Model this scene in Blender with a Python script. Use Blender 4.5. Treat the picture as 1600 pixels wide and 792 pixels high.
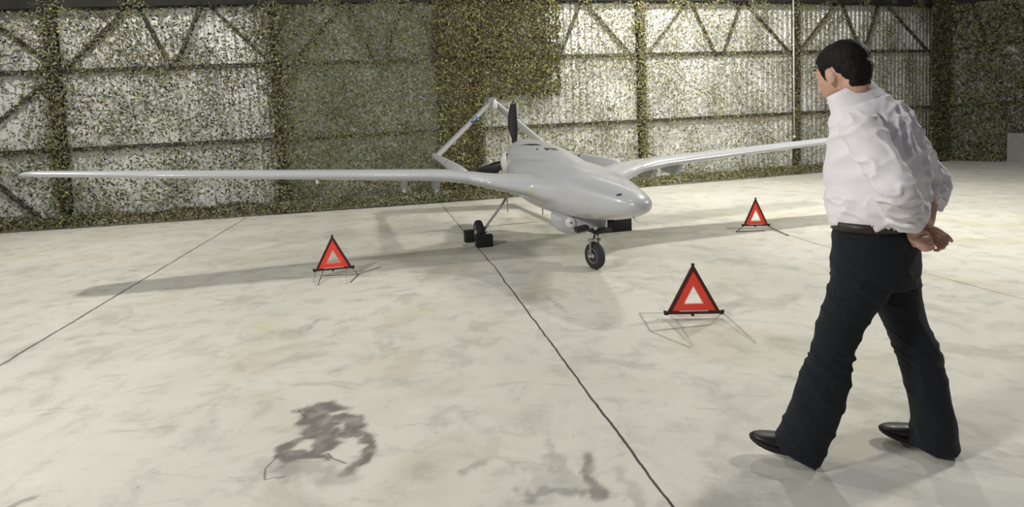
import bpy, bmesh, math, random
import numpy as np
from mathutils import Vector, Matrix, noise
random.seed(7)
RNG = np.random.default_rng(11)
for o in list(bpy.data.objects): bpy.data.objects.remove(o)
C = bpy.context.scene.collection
PI = math.pi

# ------------------------------------------------------------------ camera
F_PX, PITCH, ROLL, H, CY = 818.2, math.radians(3.284), math.radians(2.178), 1.512, 253.7
fwd = Vector((0, math.cos(PITCH), -math.sin(PITCH)))
up0 = Vector((1, 0, 0)).cross(fwd)
cam_r = math.cos(ROLL) * Vector((1, 0, 0)) - math.sin(ROLL) * up0
cam_u = math.sin(ROLL) * Vector((1, 0, 0)) + math.cos(ROLL) * up0
cam_c = Vector((0, 0, H))
cd = bpy.data.cameras.new('camera')
cam = bpy.data.objects.new('camera', cd); C.objects.link(cam)
m = Matrix.Identity(4)
for i in range(3):
    m[i][0] = cam_r[i]; m[i][1] = cam_u[i]; m[i][2] = -fwd[i]; m[i][3] = cam_c[i]
cam.matrix_world = m
cd.sensor_width = 36; cd.lens = F_PX / 1600 * 36; cd.shift_y = (CY - 396) / 1600
cd.clip_start = 0.05; cd.clip_end = 200
bpy.context.scene.camera = cam

# ------------------------------------------------------------------ light
vs = bpy.context.scene.view_settings
vs.view_transform = 'Standard'; vs.look = 'None'; vs.gamma = 1; vs.use_curve_mapping = False
vs.exposure = -0.03
bpy.context.scene.display_settings.display_device = 'sRGB'
w = bpy.data.worlds.new('world'); bpy.context.scene.world = w; w.use_nodes = True
w.node_tree.nodes['Background'].inputs[0].default_value = (0.80, 0.86, 1.0, 1)
w.node_tree.nodes['Background'].inputs[1].default_value = 0.12

def lamp(name, loc, target, power, size, color=(1, .97, .90), size_y=None, spread=180):
    l = bpy.data.lights.new(name, 'AREA'); l.energy = power; l.shape = 'RECTANGLE'
    l.size = size; l.size_y = size_y or size; l.color = color; l.spread = math.radians(spread)
    o = bpy.data.objects.new(name, l); C.objects.link(o); o.location = loc
    o.rotation_euler = (Vector(target) - Vector(loc)).to_track_quat('-Z', 'Y').to_euler()
    return o
# floodlights hung under the hangar roof, then an added front fill
lamp('roof_floodlight_left', (-8.2, 6.7, 6.3), (-5.0, 7.2, 0), 310, .35)
lamp('roof_floodlight_right', (8.5, 5.4, 6.0), (3.5, 6.0, 0), 430, .85)
lamp('roof_floodlight_back', (4.6, 10.2, 7.0), (5.0, 12.8, 1.5), 590, .5)
lamp('roof_floodlight_middle', (-1.5, 5.2, 6.8), (0.2, 6.0, 0), 50, .8)
lamp('front_fill_light', (-5.2, -0.4, 4.8), (1.2, 3.5, 0.8), 330, .8, (1, .98, .95))  # unseen fill, added to brighten shirt, triangles and fuselage front

# ------------------------------------------------------------------ pixel geometry of the place
def ray(x, y): return fwd * F_PX + cam_r * (x - 800) + cam_u * (CY - y)
def ground(x, y, z=0.0):
    d = ray(x, y); t = (z - H) / d.z; return cam_c + d * t

# ------------------------------------------------------------------ materials
def mat(name, col, rough=.6, metal=0.0, bump=0.0, bscale=40, var=0.0, vscale=3, spec=.5, coat=0.0, sheen=0.0, detail=5):
    M = bpy.data.materials.new(name); M.use_nodes = True
    nt = M.node_tree; b = nt.nodes['Principled BSDF']
    b.inputs['Base Color'].default_value = (*col, 1); b.inputs['Roughness'].default_value = rough
    b.inputs['Metallic'].default_value = metal; b.inputs['Specular IOR Level'].default_value = spec
    b.inputs['Coat Weight'].default_value = coat
    if coat: b.inputs['Coat Roughness'].default_value = .08
    if sheen: b.inputs['Sheen Weight'].default_value = sheen
    tc = nt.nodes.new('ShaderNodeTexCoord')
    if var:
        n = nt.nodes.new('ShaderNodeTexNoise'); n.inputs['Scale'].default_value = vscale; n.inputs['Detail'].default_value = detail
        nt.links.new(tc.outputs['Object'], n.inputs['Vector'])
        r = nt.nodes.new('ShaderNodeValToRGB')
        r.color_ramp.elements[0].position = .3; r.color_ramp.elements[1].position = .7
        r.color_ramp.elements[0].color = tuple(c * (1 - var) for c in col) + (1,)
        r.color_ramp.elements[1].color = tuple(min(1, c * (1 + var)) for c in col) + (1,)
        nt.links.new(n.outputs['Fac'], r.inputs['Fac']); nt.links.new(r.outputs['Color'], b.inputs['Base Color'])
    if bump:
        n = nt.nodes.new('ShaderNodeTexNoise'); n.inputs['Scale'].default_value = bscale; n.inputs['Detail'].default_value = 4
        nt.links.new(tc.outputs['Object'], n.inputs['Vector'])
        bp = nt.nodes.new('ShaderNodeBump'); bp.inputs['Strength'].default_value = bump; bp.inputs['Distance'].default_value = .01
        nt.links.new(n.outputs['Fac'], bp.inputs['Height']); nt.links.new(bp.outputs['Normal'], b.inputs['Normal'])
    return M

M_body = mat('aircraft_paint', (.50, .51, .52), .34, var=.03, vscale=2, coat=.35)
M_grey = mat('aircraft_grey', (.44, .45, .46), .4, var=.04)
M_dark = mat('dark_opening', (.012, .012, .013), .6, var=.1)
M_prop = mat('propeller_black', (.012, .012, .013), .35, var=.1)
M_white = mat('white_plastic', (.68, .68, .66), .35, var=.03)
M_rubber = mat('tire_rubber', (.022, .022, .023), .75, bump=.2, bscale=60, var=.2)
M_foam = mat('black_foam', (.012, .012, .013), .8, bump=.3, bscale=90, var=.2)
M_steel = mat('brushed_steel', (.60, .59, .57), .35, .5, var=.1)
M_strut = mat('grey_strut', (.33, .33, .32), .4, .3, var=.08)
M_blue = mat('blue_mark', (.05, .09, .32), .5, var=.05)
M_mark = mat('dark_mark', (.06, .05, .055), .6, var=.1)
M_redmark = mat('red_mark', (.16, .02, .04), .5, var=.1)
M_yellow = mat('yellow_green_mark', (.45, .55, .12), .5, var=.1)
M_maroon = mat('dark_maroon_plastic', (.065, .010, .010), .45, var=.2, vscale=20)
M_red = mat('red_reflector', (1.0, .07, .04), .5, bump=.15, bscale=300, var=.12, vscale=14)
M_pinkred = mat('red_reflector_edge', (.95, .30, .26), .35, var=.1, vscale=30)
M_black = mat('black_plastic', (.015, .014, .014), .45, var=.1)
M_wire = mat('wire_steel', (.34, .33, .31), .4, .6, var=.1)
M_wired = mat('dark_wire', (.05, .045, .04), .5, .2, var=.1)
M_skin = mat('skin', (.56, .33, .24), .5, bump=.05, bscale=80, var=.08, vscale=14)
M_hair = mat('dark_hair', (.006, .0045, .004), .7, bump=.15, bscale=150, var=.4, vscale=60, spec=.25)
M_denim = mat('black_denim', (.011, .0125, .017), .85, bump=.5, bscale=260, var=.4, vscale=120, spec=.25, sheen=.05)
M_belt = mat('brown_black_leather', (.028, .018, .015), .45, var=.2)
M_shoe = mat('black_leather', (.010, .009, .010), .42, var=.2, coat=.1)
M_sole = mat('shoe_sole', (.02, .017, .015), .8, var=.2)
M_colsteel = mat('painted_column_steel', (.055, .05, .038), .6, var=.35, vscale=6)
M_rail = mat('painted_rail_steel', (.06, .056, .045), .6, var=.3, vscale=5)
M_pipe = mat('pale_pipe', (.62, .61, .56), .4, var=.1)
M_board = mat('grey_board', (.26, .26, .24), .7, var=.15)
M_roofcloth = mat('dark_roof_cloth', (.02, .019, .015), .9, bump=.3, bscale=8, var=.4)

# shirt cloth with woven bump and long soft folds
M_shirt = mat('white_cotton', (.80, .77, .79), .8, bump=.25, bscale=18, var=.03, vscale=8, spec=.2, sheen=.1)

# ------------------------------------------------------------------ mesh helpers
def link(name, bm, M, parent=None, smooth=True, loc=None):
    me = bpy.data.meshes.new(name); bmesh.ops.recalc_face_normals(bm, faces=bm.faces)
    bm.to_mesh(me); bm.free(); me.materials.append(M)
    if smooth: me.polygons.foreach_set('use_smooth', [True] * len(me.polygons))
    o = bpy.data.objects.new(name, me); C.objects.link(o)
    if parent: o.parent = parent
    if loc: o.location = loc
    return o
def thing(name, label, cat, loc=(0, 0, 0), rz=0, group=None):
    o = bpy.data.objects.new(name, None); C.objects.link(o); o.location = loc; o.rotation_euler = (0, 0, rz)
    o.empty_display_size = .1
    o['label'] = label; o['category'] = cat
    if group: o['group'] = group
    return o
def tag(o, label, cat, group=None, kind=None):
    o['label'] = label; o['category'] = cat
    if group: o['group'] = group
    if kind: o['kind'] = kind
    return o
def bake(o, mods, disp=None):
    for kind, kw in mods:
        md = o.modifiers.new(kind, kind)
        for k, v in kw.items(): setattr(md, k, v)
    dg = bpy.context.evaluated_depsgraph_get(); dg.update()
    me = bpy.data.meshes.new_from_object(o.evaluated_get(dg)); mats = list(o.data.materials)
    o.modifiers.clear(); old = o.data; o.data = me; bpy.data.meshes.remove(old)
    if not me.materials:
        for q in mats: me.materials.append(q)
    if disp:
        n = len(me.vertices)
        for v, nr in zip(me.vertices, [Vector(x.vector) for x in me.vertex_normals]):
            v.co = v.co + disp(v.co, nr)
    me.polygons.foreach_set('use_smooth', [True] * len(me.polygons)); me.update()
    return o
def loft(bm, rings, cap=True):
    vr = [[bm.verts.new(p) for p in r] for r in rings]; n = len(rings[0])
    for a, b in zip(vr, vr[1:]):
        for i in range(n):
            j = (i + 1) % n
            bm.faces.new((a[i], a[j], b[j], b[i]))
    if cap:
        bm.faces.new(vr[0][::-1]); bm.faces.new(vr[-1])
def ring(c, u, v, n=24, e=2.0):
    c, u, v = Vector(c), Vector(u), Vector(v); out = []
    for i in range(n):
        t = 2 * PI * i / n; a, b = math.cos(t), math.sin(t)
        out.append(c + u * math.copysign(abs(a) ** (2 / e), a) + v * math.copysign(abs(b) ** (2 / e), b))
    return out
def catmull(P, k=4):
    P = [tuple(p) for p in P]; Q = [P[0]] + P + [P[-1]]; out = []
    for i in range(1, len(Q) - 2):
        a, b, c, d = (np.array(Q[j], float) for j in (i - 1, i, i + 1, i + 2))
        for s in range(k):
            t = s / k
            out.append(.5 * ((2 * b) + (c - a) * t + (2 * a - 5 * b + 4 * c - d) * t * t + (3 * b - a - 3 * c + d) * t ** 3))
    out.append(np.array(P[-1], float)); return out
def limb(bm, pts, side=(0, 0, 1), n=16, k=4, ends=True, e=2.0):
    """pts: (x,y,z,r1,r2): r1 along side, r2 across"""
    Q = catmull([p if len(p) == 5 else (*p, p[3]) for p in pts], k); rings = []
    m_ = len(Q)
    for i, q in enumerate(Q):
        t = Vector(Q[min(i + 1, m_ - 1)][:3] - Q[max(i - 1, 0)][:3])
        if t.length < 1e-9: t = Vector((0, 0, 1))
        t.normalize(); s = Vector(side); u = s - t * s.dot(t)
        if u.length < 1e-4: u = Vector((1, 0, 0)) - t * t.x
        u.normalize(); v = t.cross(u)
        c = Vector(q[:3]); r1, r2 = q[3], q[4]
        if ends and i == 0:
            for f_, g_ in ((.35, .9), (.75, .5)): rings.append(ring(c - t * min(r1, r2) * g_ * .8, u * r1 * f_, v * r2 * f_, n, e))
        rings.append(ring(c, u * r1, v * r2, n, e))
        if ends and i == m_ - 1:
            for f_, g_ in ((.75, .5), (.35, .9)): rings.append(ring(c + t * min(r1, r2) * g_ * .8, u * r1 * f_, v * r2 * f_, n, e))
    loft(bm, rings)
def tube(bm, pts, r, n=8):
    limb(bm, [(*p, r, r) for p in pts], (0.3, .2, 1), n, 1, False)
def box(bm, c, s, rot=None):
    r = bmesh.ops.create_cube(bm, size=1); M_ = Matrix.Translation(Vector(c)) @ (rot.to_4x4() if rot else Matrix.Identity(4)) @ Matrix.Diagonal((*s, 1))
    bmesh.ops.transform(bm, matrix=M_, verts=r['verts']); return r['verts']
def beam(bm, a, b, wx, wy, side=(0, 0, 1)):
    a, b = Vector(a), Vector(b); t = (b - a).normalized(); s = Vector(side); u = (s - t * s.dot(t)).normalized(); v = t.cross(u)
    loft(bm, [[p + u * sx * wx / 2 + v * sy * wy / 2 for sx, sy in ((-1, -1), (1, -1), (1, 1), (-1, 1))] for p in (a, b)])
def lathe(bm, prof, axis_c, ax, n=40):
    """prof: (offset along axis, radius)"""
    ax = Vector(ax).normalized(); h = Vector((0, 0, 1)) if abs(ax.z) < .9 else Vector((1, 0, 0))
    u = (h - ax * h.dot(ax)).normalized(); v = ax.cross(u)
    loft(bm, [ring(Vector(axis_c) + ax * o_, u * r, v * r, n) for o_, r in prof])
def ellipsoid(bm, c, rx, ry, rz, R=None, seg=24):
    r = bmesh.ops.create_uvsphere(bm, u_segments=seg, v_segments=seg // 2, radius=1)
    M_ = Matrix.Translation(Vector(c)) @ (R.to_4x4() if R else Matrix.Identity(4)) @ Matrix.Diagonal((rx, ry, rz, 1))
    bmesh.ops.transform(bm, matrix=M_, verts=r['verts'])
def bevel(bm, w_, seg=2):
    bmesh.ops.bevel(bm, geom=bm.edges[:], offset=w_, segments=seg, affect='EDGES', profile=.6)

# ================================================================== SETTING
# ---- floor: cast concrete with joints, scuffs and a damp stain
def floor_material():
    M = bpy.data.materials.new('hangar_concrete'); M.use_nodes = True; nt = M.node_tree; N = nt.nodes; Lk = nt.links
    b = N['Principled BSDF']
    geo = N.new('ShaderNodeTexCoord').outputs['Object']
    def nz(scale, detail=5, rough=.5, vec=geo, dist=0.0):
        n = N.new('ShaderNodeTexNoise'); n.inputs['Scale'].default_value = scale; n.inputs['Detail'].default_value = detail
        n.inputs['Roughness'].default_value = rough; n.inputs['Distortion'].default_value = dist
        Lk.new(vec, n.inputs['Vector']); return n
    def mth(op, a, b_=None, c_=None, clamp=False):
        n = N.new('ShaderNodeMath'); n.operation = op; n.use_clamp = clamp
        for i, x in enumerate((a, b_, c_)):
            if x is None: continue
            if isinstance(x, (int, float)): n.inputs[i].default_value = x
            else: Lk.new(x, n.inputs[i])
        return n.outputs[0]
    def mr(x, a, b_, c_, d, smooth=True):
        n = N.new('ShaderNodeMapRange'); n.interpolation_type = 'SMOOTHSTEP' if smooth else 'LINEAR'
        Lk.new(x, n.inputs[0])
        for i, q in enumerate((a, b_, c_, d)): n.inputs[i + 1].default_value = q
        return n.outputs[0]
    def mix(f, a, b_):
        n = N.new('ShaderNodeMix'); n.data_type = 'RGBA'
        if isinstance(f, (int, float)): n.inputs[0].default_value = f
        else: Lk.new(f, n.inputs[0])
        for i, q in ((6, a), (7, b_)):
            if isinstance(q, tuple): n.inputs[i].default_value = (*q, 1)
            else: Lk.new(q, n.inputs[i])
        return n.outputs[2]
    big = nz(.45, 4).outputs['Fac']; med = nz(1.7, 6, .6, dist=.6).outputs['Fac']; fine = nz(14, 6, .65).outputs['Fac']
    # trowel direction streaks
    mp = N.new('ShaderNodeMapping'); mp.inputs['Rotation'].default_value = (0, 0, math.radians(14)); mp.inputs['Scale'].default_value = (.9, 2.3, 1)
    Lk.new(geo, mp.inputs['Vector'])
    st = nz(2.6, 7, .62, mp.outputs[0], 1.2).outputs['Fac']
    col = mix(mr(big, .35, .65, 0, 1), (.68, .66, .575), (.61, .60, .53))
    col = mix(mth('MULTIPLY', mr(med, .50, .68, 0, 1), .7), col, (.44, .425, .36))
    col = mix(mth('MULTIPLY', mr(st, .55, .72, 0, 1), .5), col, (.34, .325, .29))
    col = mix(mth('MULTIPLY', mr(st, .30, .42, 1, 0), .3), col, (.76, .745, .66))
    # yellow tinge patches
    yl = nz(.9, 3, .5, dist=.8).outputs['Fac']
    col = mix(mth('MULTIPLY', mr(yl, .50, .70, 0, 1), .45), col, (.56, .51, .35))
    sm = nz(3.6, 7, .68, dist=.3).outputs['Fac']
    col = mix(mth('MULTIPLY', mr(sm, .50, .68, 0, 1), .45), col, (.37, .355, .32))
    # dark specks
    sp = nz(26, 3, .5).outputs['Fac']
    col = mix(mth('MULTIPLY', mr(sp, .70, .76, 0, 1), .45), col, (.26, .25, .22))
    # painted strokes: node group giving a soft capsule mask
    g = bpy.data.node_groups.new('scuff', 'ShaderNodeTree')
    g.interface.new_socket('P', in_out='INPUT', socket_type='NodeSocketVector')
    g.interface.new_socket('A', in_out='INPUT', socket_type='NodeSocketVector')
    g.interface.new_socket('D', in_out='INPUT', socket_type='NodeSocketVector')
    g.interface.new_socket('L2', in_out='INPUT', socket_type='NodeSocketFloat')
    g.interface.new_socket('R', in_out='INPUT', socket_type='NodeSocketFloat')
    g.interface.new_socket('K', in_out='INPUT', socket_type='NodeSocketFloat')
    g.interface.new_socket('Mask', in_out='OUTPUT', socket_type='NodeSocketFloat')
    gi = g.nodes.new('NodeGroupInput'); go = g.nodes.new('NodeGroupOutput')
    def vm(op, a, b_=None, s=None):
        n = g.nodes.new('ShaderNodeVectorMath'); n.operation = op; g.links.new(a, n.inputs[0])
        if b_ is not None: g.links.new(b_, n.inputs[1])
        if s is not None: g.links.new(s, n.inputs['Scale'])
        return n
    d0 = vm('SUBTRACT', gi.outputs['P'], gi.outputs['A']).outputs[0]
    dt = vm('DOT_PRODUCT', d0, gi.outputs['D']).outputs['Value']
    dv = g.nodes.new('ShaderNodeMath'); dv.operation = 'DIVIDE'; dv.use_clamp = True; g.links.new(dt, dv.inputs[0]); g.links.new(gi.outputs['L2'], dv.inputs[1])
    pr = vm('SCALE', gi.outputs['D'], s=dv.outputs[0]).outputs[0]
    ln = vm('LENGTH', vm('SUBTRACT', d0, pr).outputs[0]).outputs['Value']
    mr_ = g.nodes.new('ShaderNodeMapRange'); mr_.interpolation_type = 'SMOOTHSTEP'
    g.links.new(ln, mr_.inputs[0]); mr_.inputs[3].default_value = 1; mr_.inputs[4].default_value = 0
    ml = g.nodes.new('ShaderNodeMath'); ml.operation = 'MULTIPLY'; ml.inputs[1].default_value = .45; g.links.new(gi.outputs['R'], ml.inputs[0])
    g.links.new(ml.outputs[0], mr_.inputs[1]); g.links.new(gi.outputs['R'], mr_.inputs[2])
    mk_ = g.nodes.new('ShaderNodeMath'); mk_.operation = 'MULTIPLY'; g.links.new(mr_.outputs[0], mk_.inputs[0]); g.links.new(gi.outputs['K'], mk_.inputs[1])
    g.links.new(mk_.outputs[0], go.inputs[0])
    def warped(amount, scale):
        n = nz(scale, 4, .6)
        s1 = N.new('ShaderNodeVectorMath'); s1.operation = 'SUBTRACT'; Lk.new(n.outputs['Color'], s1.inputs[0]); s1.inputs[1].default_value = (.5, .5, .5)
        s2 = N.new('ShaderNodeVectorMath'); s2.operation = 'MULTIPLY_ADD'; Lk.new(s1.outputs[0], s2.inputs[0]); s2.inputs[1].default_value = (amount, amount, 0); Lk.new(geo, s2.inputs[2])
        return s2.outputs[0]
    W2 = warped(.04, 3)
    def strokes(lst, P):
        acc = None
        for (x0, y0, x1, y1, r, k) in lst:
            a, c = ground(x0, y0), ground(x1, y1); d = c - a
            n = N.new('ShaderNodeGroup'); n.node_tree = g; Lk.new(P, n.inputs['P'])
            n.inputs['A'].default_value = a; n.inputs['D'].default_value = d; n.inputs['L2'].default_value = max(d.length_squared, 1e-6)
            n.inputs['R'].default_value = r; n.inputs['K'].default_value = k
            acc = n.outputs[0] if acc is None else mth('MAXIMUM', acc, n.outputs[0])
        return acc
    sa = N.new('ShaderNodeAttribute'); sa.attribute_name = 'stain'
    sx = N.new('ShaderNodeSeparateColor'); Lk.new(sa.outputs['Color'], sx.inputs[0])
    damp, scuff = sx.outputs[0], sx.outputs[1]
    col = mix(mth('MULTIPLY', damp, .92), col, (.155, .14, .125))
    col = mix(mth('MULTIPLY', scuff, .95), col, (.23, .22, .20))
    # fine crack around the damp patch
    crack = strokes([(432, 715, 415, 732, .007, 1), (415, 732, 413, 750, .007, 1), (413, 750, 432, 745, .006, .8), (432, 748, 445, 745, .007, .8), (513, 708, 520, 716, .006, 1), (520, 716, 540, 724, .006, 1), (466, 640, 478, 652, .006, .8)], W2)
    col = mix(mth('MULTIPLY', crack, .6), col, (.07, .06, .055))
    # expansion joints
    joints = strokes([(600, 222, 690, 320, .012, .25), (690, 320, 775, 420, .012, .75), (775, 420, 1056, 800, .0095, 1), (-200, 691, 385, 340, .016, .8), (1203, 358, 1296, 387, .022, .45), (1296, 387, 1700, 494, .013, .5)], W2)
    col = mix(joints, col, (.055, .05, .045))
    Lk.new(col, b.inputs['Base Color'])
    rg = mr(med, .3, .7, .42, .7); rg = mth('SUBTRACT', rg, mth('MULTIPLY', damp, .12)); Lk.new(rg, b.inputs['Roughness'])
    b.inputs['Specular IOR Level'].default_value = .35
    bp = N.new('ShaderNodeBump'); bp.inputs['Strength'].default_value = .25; bp.inputs['Distance'].default_value = .01
    hh = mth('ADD', mth('MULTIPLY', fine, .35), mth('MULTIPLY', st, .8)); hh = mth('SUBTRACT', hh, mth('MULTIPLY', joints, 1.5))
    Lk.new(hh, bp.inputs['Height']); Lk.new(bp.outputs['Normal'], b.inputs['Normal'])
    return M
DAMP = [(492, 636, 520, 640, .10, 1), (488, 650, 508, 674, .12, 1), (484, 676, 515, 692, .09, 1), (500, 690, 497, 706, .06, 1), (512, 660, 540, 652, .05, .8),
        (448, 716, 504, 713, .065, 1), (446, 704, 462, 690, .06, .9), (462, 690, 495, 684, .035, .8), (440, 728, 470, 735, .08, .5), (470, 735, 545, 747, .08, .42),
        (545, 652, 562, 665, .08, .75), (542, 670, 562, 676, .07, .85), (564, 676, 574, 700, .065, .8), (574, 700, 568, 722, .065, .8), (568, 722, 545, 735, .07, .65), (545, 737, 515, 748, .06, .45),
        (545, 640, 520, 630, .05, .45), (466, 640, 490, 640, .04, .6)]
SCUFF = [(725, 735, 745, 722, .03, .5), (800, 730, 850, 722, .05, .3), (818, 775, 905, 762, .035, .6), (915, 718, 935, 775, .045, .7), (855, 690, 870, 735, .03, .45),
                     (880, 748, 900, 752, .05, .4), (970, 735, 1000, 785, .04, .45), (945, 745, 980, 740, .03, .3), (760, 710, 780, 690, .05, .3), (785, 785, 860, 788, .035, .35), (1135, 685, 1165, 692, .05, .35),
                     (220, 640, 260, 605, .05, .12), (200, 612, 258, 600, .02, .4), (100, 530, 180, 520, .05, .3), (120, 548, 190, 536, .04, .3), (95, 560, 150, 545, .05, .25),
                     (455, 520, 480, 508, .06, .4), (480, 515, 500, 500, .025, .5), (600, 520, 640, 525, .10, .3), (700, 550, 725, 555, .08, .25), (1130, 405, 1180, 412, .10, .4), (985, 570, 1020, 572, .07, .4),
                     (855, 462, 885, 488, .03, .4), (840, 470, 870, 465, .06, .2), (1340, 590, 1400, 605, .06, .3), (1430, 620, 1490, 626, .03, .3), (1420, 455, 1500, 470, .09, .15), (20, 790, 45, 775, .03, .6),
                     (1060, 350, 1150, 352, .12, .3), (1150, 348, 1200, 366, .08, .2), (1020, 510, 1120, 520, .06, .28), (0, 440, 35, 442, .1, .3), (130, 490, 190, 480, .1, .15), (600, 430, 700, 440, .1, .12),
                     (540, 345, 570, 380, .12, .14), (900, 520, 1000, 560, .1, .12), (760, 640, 820, 650, .08, .18), (640, 560, 660, 600, .08, .15), (1180, 540, 1260, 520, .08, .15)]
def floor_mesh():
    gx = np.concatenate([np.linspace(-13, -5.1, 12), np.arange(-5, 5, .015), np.linspace(5.1, 18, 14)])
    gy = np.concatenate([np.linspace(-4, 1.7, 8), np.arange(1.8, 8.3, .015), np.linspace(8.4, 20, 12)])
    X, Y = np.meshgrid(gx, gy); nx, ny = len(gx), len(gy); x, y = X.ravel(), Y.ravel()
    inner = (np.abs(x) < 5) & (y > 1.8) & (y < 8.3)
    xi, yi = x[inner], y[inner]
    def fbm(s_, seed):
        return np.array([noise.noise(Vector((a * s_, b * s_, seed))) + .5 * noise.noise(Vector((a * s_ * 2.3, b * s_ * 2.3, seed + 5))) for a, b in zip(xi, yi)])
    wx, wy, br = fbm(7, 1) * .05 + fbm(19, 3) * .025, fbm(7, 9) * .05 + fbm(19, 7) * .025, fbm(13, 21)
    px_, py_ = xi + wx, yi + wy
    def mask(lst, grow=1.0):
        acc = np.zeros(len(xi))
        for (x0, y0, x1, y1, r, k) in lst:
            r *= grow; a, c = ground(x0, y0), ground(x1, y1); dx, dy = c.x - a.x, c.y - a.y; l2 = max(dx * dx + dy * dy, 1e-6)
            t = np.clip(((px_ - a.x) * dx + (py_ - a.y) * dy) / l2, 0, 1); dd = np.hypot(px_ - a.x - dx * t, py_ - a.y - dy * t)
            u = np.clip((r - dd) / (r * .75), 0, 1); acc = np.maximum(acc, k * u * u * (3 - 2 * u))
        return np.clip(acc * 1.5, 0, 1) * np.clip(acc * 1.4, 0, 1) * np.clip(.92 + .40 * br, 0.2, 1)
    col = np.zeros((nx * ny, 4)); col[:, 3] = 1; col[inner, 0] = mask(DAMP); col[inner, 1] = mask(SCUFF, 1.45)
    me = bpy.data.meshes.new('floor'); me.vertices.add(nx * ny)
    me.vertices.foreach_set('co', np.stack([x, y, 0 * x], 1).astype('f').ravel())
    ii = (np.arange(ny - 1)[:, None] * nx + np.arange(nx - 1)[None]).ravel(); F = np.stack([ii, ii + 1, ii + nx + 1, ii + nx], 1)
    me.loops.add(len(F) * 4); me.loops.foreach_set('vertex_index', F.astype('i').ravel()); me.polygons.add(len(F)); me.polygons.foreach_set('loop_start', (np.arange(len(F)) * 4).astype('i'))
    me.update(calc_edges=True)
    ca = me.color_attributes.new('stain', 'FLOAT_COLOR', 'POINT'); ca.data.foreach_set('color', col.astype('f').ravel()); me.materials.append(floor_material())
    return me
floor = bpy.data.objects.new('floor', floor_mesh()); C.objects.link(floor); floor['kind'] = 'structure'

# ---- back wall path (u metres along the wall -> plan position) and its frame
base_px = [(0, 366), (110, 355), (400, 336), (670, 318), (1000, 293), (1290, 268)]
bp_ = [ground(*p) for p in base_px]
A_ = np.polyfit([p.x for p in bp_], [p.y for p in bp_], 2)
def wall_y(x): return float(np.polyval(A_, x)) + .38
def wall_u(x, off=0.0, z=0.0):
    """point on the wall at plan x, `off` metres in front of the sheeting"""
    s = 2 * A_[0] * x + A_[1]; nx, ny = s / math.hypot(s, 1), -1 / math.hypot(s, 1)
    return Vector((x + nx * off, wall_y(x) + ny * off, z))
def hscale(x): return 1.0 + .0100 * (x + 8.5)
def px_wall(px, py, off):
    d = ray(px, py); lo, hi = 3 / d.y, 60 / d.y
    for _ in range(60):
        t = (lo + hi) / 2; p = cam_c + d * t
        if p.y > wall_y(p.x) - off: hi = t
        else: lo = t
    return cam_c + d * hi

def px_wall_x(px, py=200):
    """plan x where the sight line through the pixel meets the wall"""
    return px_wall(px, py, 0).x
XC = px_wall_x(1472)                     # the corner

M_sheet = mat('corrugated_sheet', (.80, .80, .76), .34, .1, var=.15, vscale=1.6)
def sheet(path, z1, pitch=.19, depth=.035):
    """vertical corrugation along a plan path"""
    bm = bmesh.new(); pts = []
    L = 0; prev = path[0]; prof = [(0, 0), (.30, 0), (.42, 1), (.88, 1), (1, 0)]
    tot = sum((b - a).length for a, b in zip(path, path[1:])); n = int(tot / pitch)
    def at(s):
        for a, b in zip(path, path[1:]):
            l = (b - a).length
            if s <= l: t = (b - a).normalized(); return a + t * s, Vector((t.y, -t.x, 0))
            s -= l
        t = (path[-1] - path[-2]).normalized(); return path[-1], Vector((t.y, -t.x, 0))
    for i in range(n):
        for f_, d_ in prof[:-1]:
            p, nn = at((i + f_) * pitch); pts.append(p + nn * d_ * depth)
    for a in (0, 1):
        pass
    lo = [bm.verts.new(p) for p in pts]; hi = [bm.verts.new(p + Vector((0, 0, z1))) for p in pts]
    for i in range(len(pts) - 1): bm.faces.new((lo[i], lo[i + 1], hi[i + 1], hi[i]))
    return bm
path = [wall_u(x) for x in np.linspace(-12.5, XC, 40)]
o = link('wall_back', sheet(path, 6.6), M_sheet, smooth=False); o['kind'] = 'structure'
corner = path[-1]; rdir = (ground(1600, 266) - ground(1474, 262)); rdir.z = 0; rdir.normalize()
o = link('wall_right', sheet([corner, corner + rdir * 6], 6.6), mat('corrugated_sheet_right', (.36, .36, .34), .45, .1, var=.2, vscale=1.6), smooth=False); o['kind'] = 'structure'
def rwall(s, off, z):
    nn = Vector((rdir.y, -rdir.x, 0))
    if nn.dot(cam_c - corner) < 0: nn = -nn
    return corner + rdir * s + nn * off + Vector((0, 0, z))

# ---- frame: columns, rails, top beam, diagonal braces
cols = [(95, 'dark steel column behind the netting near the left edge', .20), (440, 'broad netted steel column left of the grey-green net', .26),
        (745, 'steel column behind the thick olive net over the tail fin', .22), (1000, 'dark steel column behind the net between aircraft nose and walking man', .20),
        (1240, 'grey steel column with a pale pipe on it, just left of the man', .20), (1462, 'wide dark corner column behind the man', .42)]
cx = []
for px, lab, wd in cols:
    x = px_wall_x(px, 180); cx.append(x)
    bm = bmesh.new(); s = 2 * A_[0] * x + A_[1]; rz = math.atan(s); R = Matrix.Rotation(rz, 3, 'Z')
    for dy in (-.05, .05): box(bm, wall_u(x, .09 - dy) + Vector((0, 0, 2.75)), (wd, .016, 5.5), R)
    box(bm, wall_u(x, .09) + Vector((0, 0, 2.75)), (.016, .10, 5.5), R)
    box(bm, wall_u(x, .09) + Vector((0, 0, .012)), (wd + .06, .17, .024), R)
    tag(link('steel_column', bm, M_colsteel, smooth=False), lab, 'column')
def zr(x, h): return h * hscale(x)
RAILS = [(1.50, 'lower horizontal steel rail running along the netted back wall', .09), (3.02, 'upper horizontal steel rail below the diagonal braces', .08)]
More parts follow.
